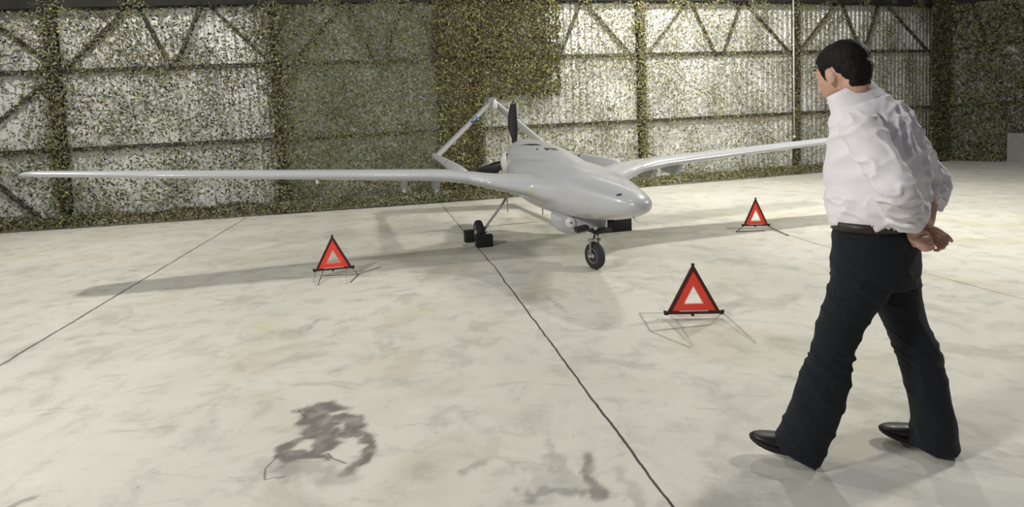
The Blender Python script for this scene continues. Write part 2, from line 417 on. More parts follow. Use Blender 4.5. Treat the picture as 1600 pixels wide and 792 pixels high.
for h, lab, ht in RAILS:
    bm = bmesh.new(); xs = np.linspace(-12, XC - .1, 30)
    loft(bm, [[wall_u(x, .05 + a, zr(x, h) + b) for a, b in ((0, -ht / 2), (.07, -ht / 2), (.07, ht / 2), (0, ht / 2))] for x in xs])
    tag(link('steel_rail', bm, M_rail, smooth=False), lab, 'rail')
    bm = bmesh.new(); zc = zr(XC, h)
    loft(bm, [[rwall(s, .05 + a, zc + b) for a, b in ((0, -ht / 2), (.07, -ht / 2), (.07, ht / 2), (0, ht / 2))] for s in (.2, 2.9, 5.8)])
    tag(link('steel_rail', bm, M_rail, smooth=False), ('lower' if h < 2 else 'upper') + ' rail on the dark wall at the far right edge', 'rail')
bm = bmesh.new(); xs = np.linspace(-12, XC - .1, 30)
loft(bm, [[wall_u(x, .04 + a, zr(x, 4.24) + b) for a, b in ((0, -.05), (.22, -.05), (.22, .5), (0, .5))] for x in xs])
tag(link('top_beam', bm, M_roofcloth, smooth=False), 'dark horizontal beam along the top edge of the back wall', 'beam')
bm = bmesh.new()
loft(bm, [[rwall(s, .04 + a, zr(XC, 4.24) + b) for a, b in ((0, -.05), (.22, -.05), (.22, .5), (0, .5))] for s in (.2, 2.9, 5.8)])
tag(link('top_beam', bm, M_roofcloth, smooth=False), 'dark beam along the top of the far right wall', 'beam')
bays = [([(-90, 15, 0, 40), (0, 42, 92, 108), (-90, 264, 92, 112), (-90, 222, 62, 340)], 'steel cross braces in the bay at the left edge'),
        ([(102, 108, 205, 8), (215, 8, 268, 108), (272, 108, 315, 8), (325, 8, 430, 105)], 'zigzag steel braces in the wide bright bay over the left wing'),
        ([(450, 105, 538, 8), (545, 8, 590, 104), (598, 104, 628, 8), (640, 8, 735, 100)], 'zigzag steel braces over the grey-green net'),
        ([(752, 100, 815, 6), (822, 6, 868, 98), (872, 98, 908, 6), (916, 6, 992, 92)], 'zigzag steel braces in the bay above the aircraft fuselage'),
        ([(1006, 92, 1072, 4), (1080, 4, 1120, 88), (1128, 88, 1158, 4), (1164, 4, 1236, 84)], 'zigzag steel braces in the bay left of the pale pipe'),
        ([(1246, 82, 1308, 3), (1314, 3, 1345, 82), (1349, 82, 1374, 2), (1380, 2, 1448, 78)], 'zigzag steel braces in the bay above the man')]
for lst, lab in bays:
    mid = px_wall((lst[0][0] + lst[-1][2]) / 2, 60, .1)
    t = thing('truss_braces', lab, 'brace', (mid.x, mid.y, mid.z))
    for x0, y0, x1, y1 in lst:
        bm = bmesh.new(); beam(bm, px_wall(x0, y0, .09) - mid, px_wall(x1, y1, .09) - mid, .085, .05, (0, -1, 0)); link('brace', bm, M_rail, t, smooth=False)
t = thing('truss_braces', 'zigzag steel braces on the dark wall right of the man', 'brace', tuple(rwall(2, .1, 4)))
def px_r(px, py, off):
    nn = Vector((rdir.y, -rdir.x, 0)); P0 = rwall(0, off, 0); d = ray(px, py); tt = (P0 - cam_c).dot(nn) / d.dot(nn); return cam_c + d * tt
for x0, y0, x1, y1 in ((1480, 60, 1512, 4), (1518, 4, 1545, 80), (1550, 80, 1576, 4), (1582, 4, 1620, 78)):
    bm = bmesh.new(); beam(bm, px_r(x0, y0, .09) - t.location, px_r(x1, y1, .09) - t.location, .085, .05, (0, -1, 0)); link('brace', bm, M_rail, t, smooth=False)
# pale pipe on the column by the man
bm = bmesh.new(); a = px_wall(1242, 0, .28); b_ = px_wall(1241, 214, .28)
tube(bm, [(b_.x, b_.y, 5.4), (b_.x, b_.y, b_.z)], .022, 12)
for z in (1.9, 2.8, 3.7, 4.6): box(bm, (b_.x, b_.y + .02, z), (.09, .05, .03))
box(bm, (b_.x, b_.y, b_.z), (.07, .06, .08))
tag(link('conduit_pipe', bm, M_pipe), 'thin pale vertical pipe on the column left of the man', 'pipe')
# grey board low on the right wall
bm = bmesh.new(); a = px_r(1574, 208, .50); q = px_r(1640, 255, .50)
ctr = (a + q) / 2; box(bm, (0, 0, 0), ((q - a).xy.length, .03, abs(a.z - q.z)), Matrix.Rotation(math.atan2(rdir.y, rdir.x), 3, 'Z')); bevel(bm, .004, 1)
tag(link('board', bm, M_board, smooth=False, loc=tuple(ctr)), 'pale grey board low on the wall at the right edge', 'board')

# ---- camouflage nets: thousands of curled cloth leaves hung in front of the frame
def net_material():
    M = bpy.data.materials.new('camouflage_leaf'); M.use_nodes = True; nt = M.node_tree; b = nt.nodes['Principled BSDF']
    at = nt.nodes.new('ShaderNodeAttribute'); at.attribute_name = 'leaf'
    tc = nt.nodes.new('ShaderNodeTexCoord'); n = nt.nodes.new('ShaderNodeTexNoise'); n.inputs['Scale'].default_value = 30
    nt.links.new(tc.outputs['Object'], n.inputs['Vector'])
    mx = nt.nodes.new('ShaderNodeMix'); mx.data_type = 'RGBA'; mx.blend_type = 'MULTIPLY'; mx.inputs[0].default_value = .35
    nt.links.new(at.outputs['Color'], mx.inputs[6]); nt.links.new(n.outputs['Color'], mx.inputs[7]); nt.links.new(mx.outputs[2], b.inputs['Base Color'])
    b.inputs['Roughness'].default_value = .55; b.inputs['Specular IOR Level'].default_value = .4
    return M
M_net = net_material()
def leaves(name, P, T, Nn, size, pal, wts, label, var=.25):
    """P (n,3) centres; T, Nn tangent frames of the net surface (n,3)"""
    n = len(P); Z = np.array([0, 0, 1.0])
    ang = RNG.uniform(0, 2 * PI, n); tilt = RNG.normal(0, .55, n); tilt2 = RNG.normal(0, .45, n)
    a = np.cos(ang)[:, None] * T + np.sin(ang)[:, None] * Z; b = -np.sin(ang)[:, None] * T + np.cos(ang)[:, None] * Z
    a2 = a * np.cos(tilt)[:, None] + Nn * np.sin(tilt)[:, None]
    b2 = b * np.cos(tilt2)[:, None] + Nn * np.sin(tilt2)[:, None]
    L = size * RNG.uniform(.7, 1.6, n)[:, None]; Wd = L * RNG.uniform(.28, .55, n)[:, None]
    curl = RNG.uniform(-.35, .35, n)[:, None] * L
    bend = RNG.uniform(-.5, .5, n)[:, None] * Wd
    rows = []
    for f_, wf in ((-1, .35), (-.3, 1.0), (.4, .8), (1, .25)):
        c = P + a2 * L * f_ + Nn * curl * (f_ * f_ - .4) + b2 * bend * (f_ * f_)
        rows += [c - b2 * Wd * wf, c + b2 * Wd * wf]
    V = np.stack(rows, 1).reshape(-1, 3)
    base = (np.arange(n) * 8)[:, None]
    F = np.concatenate([base + np.array([[0, 1, 3, 2]]), base + np.array([[2, 3, 5, 4]]), base + np.array([[4, 5, 7, 6]])], 1).reshape(-1)
    me = bpy.data.meshes.new(name); nf = n * 3
    me.vertices.add(len(V)); me.vertices.foreach_set('co', V.astype('f').ravel())
    me.loops.add(nf * 4); me.loops.foreach_set('vertex_index', F.astype('i'))
    me.polygons.add(nf); me.polygons.foreach_set('loop_start', (np.arange(nf) * 4).astype('i'))
    me.update(calc_edges=True)
    idx = RNG.choice(len(pal), n, p=np.array(wts) / sum(wts)); colr = np.array(pal)[idx] * RNG.uniform(1 - var, 1 + var, (n, 1))
    colr = np.concatenate([np.clip(colr, 0, 1), np.ones((n, 1))], 1)
    ca = me.color_attributes.new('leaf', 'FLOAT_COLOR', 'POINT'); ca.data.foreach_set('color', np.repeat(colr, 8, 0).astype('f').ravel())
    me.materials.append(M_net)
    o = bpy.data.objects.new(name, me); C.objects.link(o)
    tag(o, label, 'net'); return o
def netnoise(x, z, s, seed): return np.array([noise.noise(Vector((a * s, b * s, seed))) for a, b in zip(x, z)])
COLX = [(cx[0], .24), (cx[1], .42), (cx[3], .20), (cx[5], .4)]
def wall_net(name, x0, x1, z0, z1, dens, size, pal, wts, label, off=.24, seed=0, patch=.3, top=None, pile=True, amp=.05, keep=None, pilepal=None):
    A = abs(x1 - x0) * 1.05 * (z1 - z0); n = int(A * dens)
    x = RNG.uniform(x0, x1, n); z = RNG.uniform(z0, z1, n)
    k = netnoise(x, z, 1.1, seed); keepm = RNG.uniform(0, 1, n) < (1 - patch * (.5 + 1.2 * k))
    if keep is not None: keepm &= keep(x, z)
    x, z = x[keepm], z[keepm]
    wv = amp * np.sin(x * 5 + 2 * np.sin(z * 1.3 + seed)) + netnoise(x, z, .8, seed + 9) * amp * 1.5
    for cxx, cw_ in COLX:                    # the net bunches over every column
        if x0 < cxx < x1:
            m_ = int(5.2 * cw_ * 1500 * (.03 / size)); xx = RNG.normal(cxx, cw_ * .42, m_); zz = RNG.uniform(z0, z1, m_)
            x = np.concatenate([x, xx]); z = np.concatenate([z, zz]); wv = np.concatenate([wv, .0 + RNG.normal(0, .02, m_)])
    if pile:
        L = abs(x1 - x0) * 1.05; m_ = int(L * 520 * (0.06 / size))
        xp = RNG.uniform(x0, x1, m_); hp = .20 + .09 * np.array([noise.noise(Vector((a * 1.3, seed, 3))) for a in xp])
        q = RNG.uniform(0, 1, m_); th = RNG.uniform(0, PI * .62, m_)
        zp = .02 + hp * np.sin(th) * (0.85 + .3 * q); op = .22 + (.26 + .5 * (hp - .16)) * (np.cos(th) * .5 + .35) * (.8 + .3 * q)
        x = np.concatenate([x, xp]); z = np.concatenate([z, zp]); wv = np.concatenate([wv, op - off])
    s = 2 * A_[0] * x + A_[1]; h = np.hypot(s, 1); nx, ny = s / h, -1 / h
    yy = np.polyval(A_, x) + .38; oo = off + wv
    P = np.stack([x + nx * oo, yy + ny * oo, np.maximum(z, .05)], 1); T = np.stack([1 / h, s / h, 0 * h], 1); Nn = np.stack([nx, ny, 0 * nx], 1)
    return leaves(name, P, T, Nn, size, pal, wts, label)
TAN, OLV, GRN, BRN, YEL, DRK, GRY = (.36, .31, .22), (.16, .15, .05), (.17, .22, .07), (.09, .058, .025), (.46, .43, .12), (.02, .018, .010), (.25, .26, .20)
xa, xb_, xc, xd = px_wall_x(448), px_wall_x(690), px_wall_x(745), px_wall_x(872)
ztop = 5.2
wall_net('camouflage_net', -12, xa, .05, ztop, 1050, .024, [TAN, OLV, GRN, BRN, DRK, GRY, YEL], [2, 3, 3, 2, 3, 3, .6], 'mottled green and brown camouflage net with bright gaps over the left third of the wall', seed=1, patch=.55)
wall_net('camouflage_net', xa, xb_, .05, ztop, 1700, .025, [GRY, OLV, GRN, BRN, TAN], [4, 3, 4, 1, 1.5], 'dense grey-green camouflage net left of the olive net, behind the left wing', seed=2, patch=.12)
zlow = px_wall(800, 152, .3).z
wall_net('camouflage_net', xb_ - .1, xd, .05, ztop + .5, 1500, .030, [OLV, BRN, YEL, DRK, GRN], [4, 3, 1.3, 2, 1], 'thick olive-brown camouflage net hanging above and behind the tail fin', off=.30, seed=3, patch=.1,
         keep=lambda x, z: (z > zlow + .04 * np.sin(x * 9)) | (x < xc + .04 * np.sin(z * 7)), pile=False, amp=.03)
wall_net('camouflage_net', xb_ - .05, XC - .5, .05, ztop + .3, 960, .022, [YEL, GRN, TAN, OLV, BRN, GRY], [2.2, 2.6, 2.6, 2, 2.0, 1.6], 'light yellow-green camouflage net with bright gaps between aircraft and man', seed=4, patch=.5)
# dark net round the corner and on the right wall
n = 20000; s_ = RNG.uniform(.05, 5.8, n); z_ = RNG.uniform(.05, 5.5, n); k_ = netnoise(s_, z_, 1.0, 5); kk = RNG.uniform(0, 1, n) < .85 - .4 * k_
s_, z_ = s_[kk], z_[kk]
m_ = 2600; sp_ = RNG.uniform(0.05, 5.8, m_); th = RNG.uniform(0, PI * .6, m_)
s_ = np.concatenate([s_, sp_]); z_ = np.concatenate([z_, .02 + .17 * np.sin(th)]); off_ = np.concatenate([.22 + .05 * np.sin(s_[:-m_] * 5), .2 + .25 * (np.cos(th) * .5 + .35)])
nn = rwall(0, 1, 0) - rwall(0, 0, 0)
P = np.array(corner)[None] + np.array(rdir)[None] * s_[:, None] + np.array(nn)[None] * off_[:, None]; P[:, 2] = z_
one = np.ones((len(s_), 1))
x2 = RNG.uniform(px_wall_x(1438), XC - .2, 11000); z2 = RNG.uniform(.05, 5.5, 11000); P2 = np.array([wall_u(a, .34 + .03 * math.sin(b * 3), b) for a, b in zip(x2, z2)])
leaves('camouflage_net', np.concatenate([P, P2]), np.concatenate([one * np.array(rdir), np.ones((11000, 1)) * np.array([0.95, .3, 0])]),
       np.concatenate([one * np.array(nn), np.ones((11000, 1)) * np.array([.3, -.95, 0])]), .040, [OLV, BRN, DRK, GRN, GRY], [3, 2.5, 1.5, 2, 2], 'dark camouflage net in the corner behind the man')

# ================================================================== AIRCRAFT
AX, AY, AYAW = 1.172, 4.567, math.radians(-75.17)
air = thing('drone_aircraft', 'pale grey unmanned aircraft with long straight wings and inverted V tail', 'aircraft', (AX, AY, 0), AYAW)
def ax_px(x, y, xb=None, yl=None, z=None):
    """aircraft frame position on the sight line, one coordinate fixed"""
    Fv = Vector((math.cos(AYAW), math.sin(AYAW), 0)); Lv = Vector((-Fv.y, Fv.x, 0)); O = Vector((AX, AY, 0)); d = ray(x, y)
    if z is not None: t_ = (z - H) / d.z
    elif yl is not None: t_ = ((O - cam_c).dot(Lv) + yl) / d.dot(Lv)
    else: t_ = ((O - cam_c).dot(Fv) - xb) / d.dot(Fv)
    p = cam_c + d * t_ - O
    return Vector((p.dot(Fv), p.dot(Lv), p.z))
# fuselage: body + engine hump + wing roots fused to one surface
bm = bmesh.new()
secs = [(.045, .02, .79, .83), (.055, .055, .772, .848), (.08, .09, .752, .868), (.13, .13, .725, .893), (.26, .185, .68, .93), (.5, .255, .625, .98), (.8, .335, .58, 1.03), (1.2, .41, .54, 1.085), (1.8, .45, .505, 1.14),
        (2.5, .46, .505, 1.175), (3.1, .42, .56, 1.18), (3.6, .35, .70, 1.16), (3.88, .26, .82, 1.12)]
Q = catmull(secs, 3)
loft(bm, [ring((-q[0], 0, (q[2] + q[3]) / 2), (0, q[1], 0), (0, 0, (q[3] - q[2]) / 2), 40, 2.1 + .45 * min(1, q[0] / 1.5)) for q in Q])
hump = [(1.2, .10, .96, 1.07), (1.8, .19, .96, 1.19), (2.4, .245, .94, 1.29), (3.0, .275, .90, 1.365), (3.5, .285, .86, 1.395), (3.8, .275, .85, 1.39), (3.93, .235, .90, 1.36)]
loft(bm, [ring((-q[0], 0, (q[2] + q[3]) / 2), (0, q[1], 0), (0, 0, (q[3] - q[2]) / 2), 36, 2.3) for q in catmull(hump, 3)])
def foil(le, te, y, z, t, n=28, tw=0.0):
    """closed aerofoil ring; x forward is -le"""
    out = []; c = te - le
    for i in range(n):
        a = 2 * PI * i / n; xx = (1 - math.cos(a)) / 2 if True else 0
        u = .5 * (1 - math.cos(a)); yt = 5 * t * (.2969 * math.sqrt(max(u, 0)) - .126 * u - .3516 * u * u + .2843 * u ** 3 - .1015 * u ** 4)
        s = 1 if a <= PI else -1
        zc = z + (yt * (1.15 if s > 0 else -.75) ) * c - tw * (u - .3) * c
        out.append(Vector((-(le + u * c), y, zc)))
    return out
root = [(.0, .5, 3.75, .79, .13), (.30, .85, 3.65, .79, .13), (.44, 1.25, 3.55, .80, .14), (.55, 1.60, 3.45, .83, .15), (.75, 1.84, 3.33, .86, .155), (.95, 2.02, 3.24, .90, .16), (1.10, 2.11, 3.19, .935, .166), (1.25, 2.19, 3.13, .960, .150), (1.50, 2.30, 3.05, .988, .11)]
for sd in (-1, 1):
    loft(bm, [foil(a, b_, sd * y, z, t_, 36) for y, a, b_, z, t_ in root])
fus = link('fuselage', bm, M_body, air)
bake(fus, [('REMESH', dict(mode='VOXEL', voxel_size=.017)), ('SMOOTH', dict(factor=.5, iterations=20))])
# outer wings
for sd in (-1, 1):
    bm = bmesh.new()
    ws = []
    for y, le, te, t_ in ((.92, 2.12, 3.15, .11), (1.08, 2.145, 3.17, .145), (1.22, 2.165, 3.15, .17), (1.40, 2.205, 3.13, .178), (1.62, 2.262, 3.10, .180), (2.5, 2.33, 3.08, .175), (4.0, 2.43, 3.04, .17), (5.4, 2.53, 2.99, .17), (5.8, 2.56, 2.97, .17), (5.93, 2.60, 2.95, .15), (5.99, 2.67, 2.91, .09)):
        ws.append(foil(le, te, sd * y, (.995 + .265 * (y - 1.5) / 4.5) if y > 1.5 else float(np.interp(y, (.92, 1.08, 1.22, 1.4, 1.5), (.895, .930, .957, .982, .992))), t_, 40))
    loft(bm, ws); wing = link('wing', bm, M_body, air)
    bm = bmesh.new()                                     # flap and aileron gap strip under the trailing edge
    for (ya, yb) in ((1.9, 3.3), (3.5, 5.5)):
        za, zb = .995 + .265 * (ya - 1.5) / 4.5, .995 + .265 * (yb - 1.5) / 4.5
        beam(bm, (-2.86, sd * ya, za - .035), (-2.86, sd * yb, zb - .030), .05, .012, (1, 0, 0))
    link('flap_rail', bm, M_grey, wing)
    bm = bmesh.new(); p = (-2.42, sd * 2.95, 1.02); ellipsoid(bm, p, .05, .022, .03); link('wing_light', bm, M_white, wing)
# tail booms, inverted V tail
ZB, XB, YB, ZA = 1.105, 6.134, 1.137, 2.155
for sd in (-1, 1):
    bm = bmesh.new()
    limb(bm, [(-2.85, sd * YB, .975, .075, .07), (-3.3, sd * YB, .995, .088, .078), (-4.1, sd * YB, 1.03, .078, .066), (-5.1, sd * YB, 1.07, .064, .052), (-5.7, sd * YB, 1.095, .058, .048), (-6.25, sd * YB, 1.11, .06, .045)], (0, 0, 1), 20)
    bo = link('tail_boom', bm, M_body, air)
    bm = bmesh.new(); lathe(bm, [(-.012, .066), (.012, .066)], (-4.2, sd * YB, 1.046), (1, 0, 0), 24); link('boom_band', bm, M_redmark if sd > 0 else M_mark, bo)
    bm = bmesh.new(); rr = []
    for f_ in (0, .03, .5, .94, .99):
        y = sd * (YB + .02) * (1 - f_); z = ZB - .01 + (ZA - ZB) * f_; ch = .62 - .12 * f_; xl = 5.62 + .12 * f_
        n_ = Vector((0, (ZA - ZB) * -sd * -1, YB)).normalized()
        rr.append([Vector((-(xl + u.x), y, z)) + n_ * u.y for u in [Vector((ch * .5 * (1 - math.cos(a)), (1 if a <= PI else -1) * 5 * .16 * ch * (.2969 * math.sqrt(.5 * (1 - math.cos(a))) - .126 * .5 * (1 - math.cos(a)) - .3516 * (.5 * (1 - math.cos(a))) ** 2 + .2843 * (.5 * (1 - math.cos(a))) ** 3 - .1015 * (.5 * (1 - math.cos(a))) ** 4), 0)) for a in [2 * PI * i / 28 for i in range(28)]]])
    loft(bm, rr); fin = link('tail_fin', bm, M_body, air)
    for f_ in (.30, .72):                                 # hinge horns under the fin
        bm = bmesh.new(); y = sd * YB * (1 - f_); z = ZB + (ZA - ZB) * f_; tube(bm, [(-6.08, y, z), (-6.08, y - sd * .07, z - .08)], .016, 10); link('hinge_horn', bm, M_white, fin)
    if sd < 0:
        bm = bmesh.new(); f_ = .64; y = sd * YB * (1 - f_); z = ZB + (ZA - ZB) * f_
        # blue badge on the outer-forward skin of the fin
        u_ = Vector((0, YB, ZA - ZB)).normalized(); nrm = Vector((.92, -.28, .28)).normalized(); v_ = u_.cross(nrm).normalized()
        ctr = Vector((-5.70, y, z)) + nrm * .012
        loft(bm, [ring(ctr + nrm * h_, u_ * .085, v_ * .032, 28) for h_ in (-.03, .004)]); bd = link('fin_badge', bm, M_blue, fin)
        bm = bmesh.new(); loft(bm, [ring(ctr + nrm * h_, u_ * .05, v_ * .010, 20) for h_ in (-.03, .0065)]); link('badge_stripe', bm, M_white, bd)
bm = bmesh.new(); ellipsoid(bm, (-5.98, 0, ZA), .27, .055, .055); tf = link('tail_cap', bm, M_body, air)
bm = bmesh.new(); limb(bm, [(-5.70, 0, ZA - .02, .03), (-5.68, 0, ZA - .09, .045), (-5.68, 0, ZA - .16, .04)], (1, 0, 0), 16); link('tail_camera', bm, M_white, tf)
bm = bmesh.new(); ellipsoid(bm, (-5.735, -.01, ZA + .005), .018, .018, .018); link('tail_lamp', bm, M_black, tf)
# engine: rear ring, spinner, propeller with three blades
HUB = Vector((-4.16, 0, 1.11))
bm = bmesh.new(); lathe(bm, [(.0, .13), (-.02, .19), (.07, .205), (.16, .20), (.17, .13)], HUB, (1, 0, 0), 36); link('engine_collar', bm, M_dark, air)
prop = bpy.data.objects.new('propeller', None); C.objects.link(prop); prop.parent = air; prop.location = HUB
bm = bmesh.new(); lathe(bm, [(-.40, .02), (-.38, .08), (-.32, .135), (-.22, .165), (-.05, .18), (.03, .18)], (0, 0, -.02), (1, 0, 0), 32); link('spinner', bm, M_white, prop)
for k, an in enumerate((math.radians(-4), math.radians(-111), math.radians(132))):   # angle from up, toward left side
    d = Vector((0, math.sin(-an) * -1, math.cos(an))); s_v = Vector((1, 0, 0)).cross(d)
    bm = bmesh.new(); rr = []
    for rad, ch, tw, sw, th_ in ((.06, .045, 1.0, 0, .030), (.14, .05, .9, .0, .028), (.28, .10, .72, .01, .020), (.45, .135, .52, .018, .016), (.62, .135, .40, .015, .012), (.78, .11, .33, .0, .009), (.90, .075, .28, -.025, .006), (.975, .03, .25, -.05, .004)):
        ca, sa = math.cos(tw), math.sin(tw); cv = s_v * ca + Vector((1, 0, 0)) * sa; tv = -s_v * sa + Vector((1, 0, 0)) * ca
        rr.append(ring(d * rad * .95 + s_v * sw + Vector((-.07, 0, 0)), cv * ch / 2 * 1.5, tv * th_, 16, 1.7))
    loft(bm, rr); link('propeller_blade', bm, M_prop, prop)
# side intakes and top slots
def skin_ray(px, py):
    """where the sight line first meets the fuselage, aircraft frame"""
    Mi = Matrix.Translation((AX, AY, 0)) @ Matrix.Rotation(AYAW, 4, 'Z'); inv = Mi.inverted()
    o_ = inv @ cam_c; d_ = (inv.to_3x3() @ ray(px, py)).normalized(); ok, loc, nrm, _ = fus.ray_cast(o_, d_); return (loc, nrm) if ok else (None, None)
dg = bpy.context.evaluated_depsgraph_get(); dg.update()
def patch(name, poly, M, lift=.004, depth=.02):
    """thin raised patch conforming to the fuselage"""
    pts = []
    for x, y in poly:
        l_, n_ = skin_ray(x, y)
        if l_ is None: return None
        pts.append((l_, n_))
    bm = bmesh.new(); a = [bm.verts.new(l_ + n_ * lift) for l_, n_ in pts]; b = [bm.verts.new(l_ - n_ * depth) for l_, n_ in pts]
    bm.faces.new(a); bm.faces.new(b[::-1])
    for i in range(len(a)):
        j = (i + 1) % len(a); bm.faces.new((a[i], b[i], b[j], a[j]))
    return link(name, bm, M, air, smooth=False)
patch('cooling_slot', [(850, 231), (868, 232.5), (872, 235), (853, 235)], M_mark)
patch('cooling_slot', [(814, 227), (826, 225.3), (838, 225.3), (846, 227.5), (830, 227.2)], M_dark, .006)
patch('air_inlet', [(963, 304), (971, 302), (972, 305), (964, 307)], M_mark, .003)
patch('vent_plug', [(828, 298), (834, 296), (835, 301), (829, 302)], M_yellow, .002)
patch('filler_cap', [(838, 232.2), (841, 232.2), (841, 234), (838, 234)], M_mark, .004)
bm = bmesh.new(); pl = [ax_px(x + 2.5, y, xb=3.84) for x, y in ((791, 239), (796, 239), (799, 246), (799, 256), (797, 262), (793, 258), (791, 250))]
a = [bm.verts.new(p + Vector((.02, 0, 0))) for p in pl]; b = [bm.verts.new(p + Vector((-.10, .0, 0))) for p in pl]; bm.faces.new(a); bm.faces.new(b[::-1])
for i in range(len(a)): bm.faces.new((a[i], b[i], b[(i + 1) % len(a)], a[(i + 1) % len(a)]))
link('rear_vent', bm, M_dark, air, smooth=False)
bm = bmesh.new(); q = ax_px(791.5, 253, xb=4.04); ellipsoid(bm, q, .16, .095, .165); link('exhaust_shroud', bm, M_white, air)
# nose probe and antennas under the belly
bm = bmesh.new(); tube(bm, [(-.28, -.0, .69), (-.20, -.0, .65), (-.06, .03, .645)], .006, 8); link('pitot_tube', bm, M_white, air)
for (xb, yl, z0, z1) in ((2.2, -.71, .84, .52), (2.2, -.25, .60, .45)):
    bm = bmesh.new(); limb(bm, [(-xb, yl, z0, .014), (-xb, yl, (z0 + z1) / 2, .009), (-xb, yl, z1, .007)], (1, 0, 0), 10); link('blade_antenna', bm, M_strut, air)
# underwing pylons
for sd in (-1, 1):
    for y in (1.53, 1.94):
        zt = .975 + .265 * max(0, y - 1.5) / 4.5
        bm = bmesh.new(); n0 = len(bm.verts)
        prof = [(-2.42, zt), (-2.98, zt + .01), (-2.96, zt - .17), (-2.60, zt - .19)]
        loft(bm, [[Vector((x, sd * y + o_ * (1 if z > zt - .1 else 1.0), z)) for x, z in prof] for o_ in (-.032, .032)]); bevel(bm, .006, 2)
        py_ = link('weapon_pylon', bm, M_grey, air)
        bm = bmesh.new(); ellipsoid(bm, (-2.62, sd * y, zt - .15), .06, .032, .05); link('pylon_foot', bm, M_white, py_)
# sensor pod below the belly
pc = ax_px(908, 346, xb=1.35); podR = Matrix.Rotation(math.radians(63.0), 3, 'Z')
pod = bpy.data.objects.new('sensor_pod', None); C.objects.link(pod); pod.parent = air; pod.location = (pc.x, pc.y, 0); pod.rotation_euler = (0, 0, math.radians(63))
zt, zb = .60, .355
bm = bmesh.new(); rr = []
for x, top, bot, hw in ((-.335, .585, .56, .05), (-.325, .59, .50, .11), (-.30, .60, .44, .15), (-.25, .60, .39, .175), (-.17, .60, .358, .185), (-.06, .60, .345, .18), (.04, .60, .365, .165), (.14, .58, .37, .15), (.26, .555, .37, .14), (.285, .55, .375, .13)):
    rr.append(ring((x, 0, (top + bot) / 2), (0, hw, 0), (0, 0, (top - bot) / 2), 28, 3.2))
loft(bm, rr); ph = link('pod_housing', bm, M_grey, pod)
bm = bmesh.new(); lathe(bm, [(0, .03), (0.0, .055), (.03, .058), (.045, .05), (.047, .012)], (-.10, -.16, .50), (0, -1, 0), 32); ln = link('lens_cover', bm, M_white, pod)
bm = bmesh.new(); lathe(bm, [(0, .010), (.012, .010)], (-.09, -.205, .502), (0, -1, 0), 16); link('lens_hole', bm, M_black, ln)
bm = bmesh.new(); box(bm, (-.02, 0, .62), (.42, .20, .09)); bevel(bm, .02, 2); link('pod_mount', bm, M_dark, pod)
# landing gear
def wheel(par, c, r, wd, axis=(0, 1, 0)):
    bm = bmesh.new(); a_ = wd / 2
    lathe(bm, [(-a_ * .72, r * .52), (-a_ * .95, r * .66), (-a_, r * .80), (-a_ * .8, r * .93), (-a_ * .35, r * .992), (0, r), (a_ * .35, r * .992), (a_ * .8, r * .93), (a_, r * .80), (a_ * .95, r * .66), (a_ * .72, r * .52)], c, axis, 44)
    ti = link('tire', bm, M_rubber, par)
    bm = bmesh.new(); lathe(bm, [(-a_ * .80, r * .10), (-a_ * .80, r * .16), (-a_ * .55, r * .20), (-a_ * .45, r * .42), (-a_ * .82, r * .54), (a_ * .82, r * .54), (a_ * .45, r * .42), (a_ * .55, r * .20), (a_ * .80, r * .16), (a_ * .80, r * .10)], c, axis, 36)
    rm = link('wheel_rim', bm, M_steel, par)
    ax_ = Vector(axis).normalized()
    for k in range(5):
        an = 2 * PI * k / 5; rad = Vector((math.cos(an), 0, math.sin(an))); rad = (rad - ax_ * rad.dot(ax_)).normalized()
        for s in (-1, 1):
            bm = bmesh.new(); ellipsoid(bm, Vector(c) + rad * r * .31 + ax_ * s * a_ * .5, r * .075, r * .075, r * .075, seg=10); link('rim_bolt', bm, M_black, rm)
    return ti
ng = bpy.data.objects.new('nose_gear', None); C.objects.link(ng); ng.parent = air
nw = ax_px(930, 420, z=0); nw = Vector((nw.x, nw.y, .147))
stx = Matrix.Rotation(math.radians(14), 3, 'Z') @ Vector((0, 1, 0))
wheel(ng, nw, .147, .085, stx)
top = Vector((nw.x + .04, nw.y + .005, .455))
bm = bmesh.new(); limb(bm, [(top.x, top.y, top.z, .022), (nw.x + .012, nw.y, .34, .020), (nw.x + .005, nw.y, .315, .026)], (1, 0, 0), 16); link('oleo_strut', bm, M_steel, ng)
bm = bmesh.new()
for s in (-1, 1):
    q = nw + stx * s * .054; limb(bm, [(nw.x + stx.x * s * .02, nw.y + stx.y * s * .02, .325, .016), (q.x, q.y, .30, .012), (q.x, q.y, .22, .009), (q.x, q.y, .147, .012)], (1, 0, 0), 12)
box(bm, (nw.x, nw.y, .318), (.05, .13, .03)); link('wheel_fork', bm, M_strut, ng)
bm = bmesh.new(); tube(bm, [tuple(nw - stx * .075), tuple(nw + stx * .075)], .012, 12); link('axle', bm, M_steel, ng)
bm = bmesh.new(); tube(bm, [(nw.x + .05, nw.y - .035, .44), (nw.x + .085, nw.y - .03, .40), (nw.x + .04, nw.y - .02, .345)], .010, 10); tube(bm, [(nw.x + .03, nw.y + .03, .45), (nw.x + .02, nw.y + .035, .36)], .009, 10); link('torque_link', bm, M_black, ng)
bm = bmesh.new(); c = ax_px(908, 354, xb=-nw.x - .02); box(bm, (c.x + .06, c.y - .02, c.z - .01), (.10, .14, .055), Matrix.Rotation(.15, 3, 'X')); bevel(bm, .01, 2); link('steering_box', bm, M_black, ng)
bm = bmesh.new(); c = ax_px(932, 358, xb=-nw.x + .03); box(bm, (c.x, c.y + .03, c.z - .01), (.26, .20, .035), Matrix.Rotation(.06, 3, 'X')); bevel(bm, .008, 2); link('gear_door', bm, M_dark, ng)
WH = []
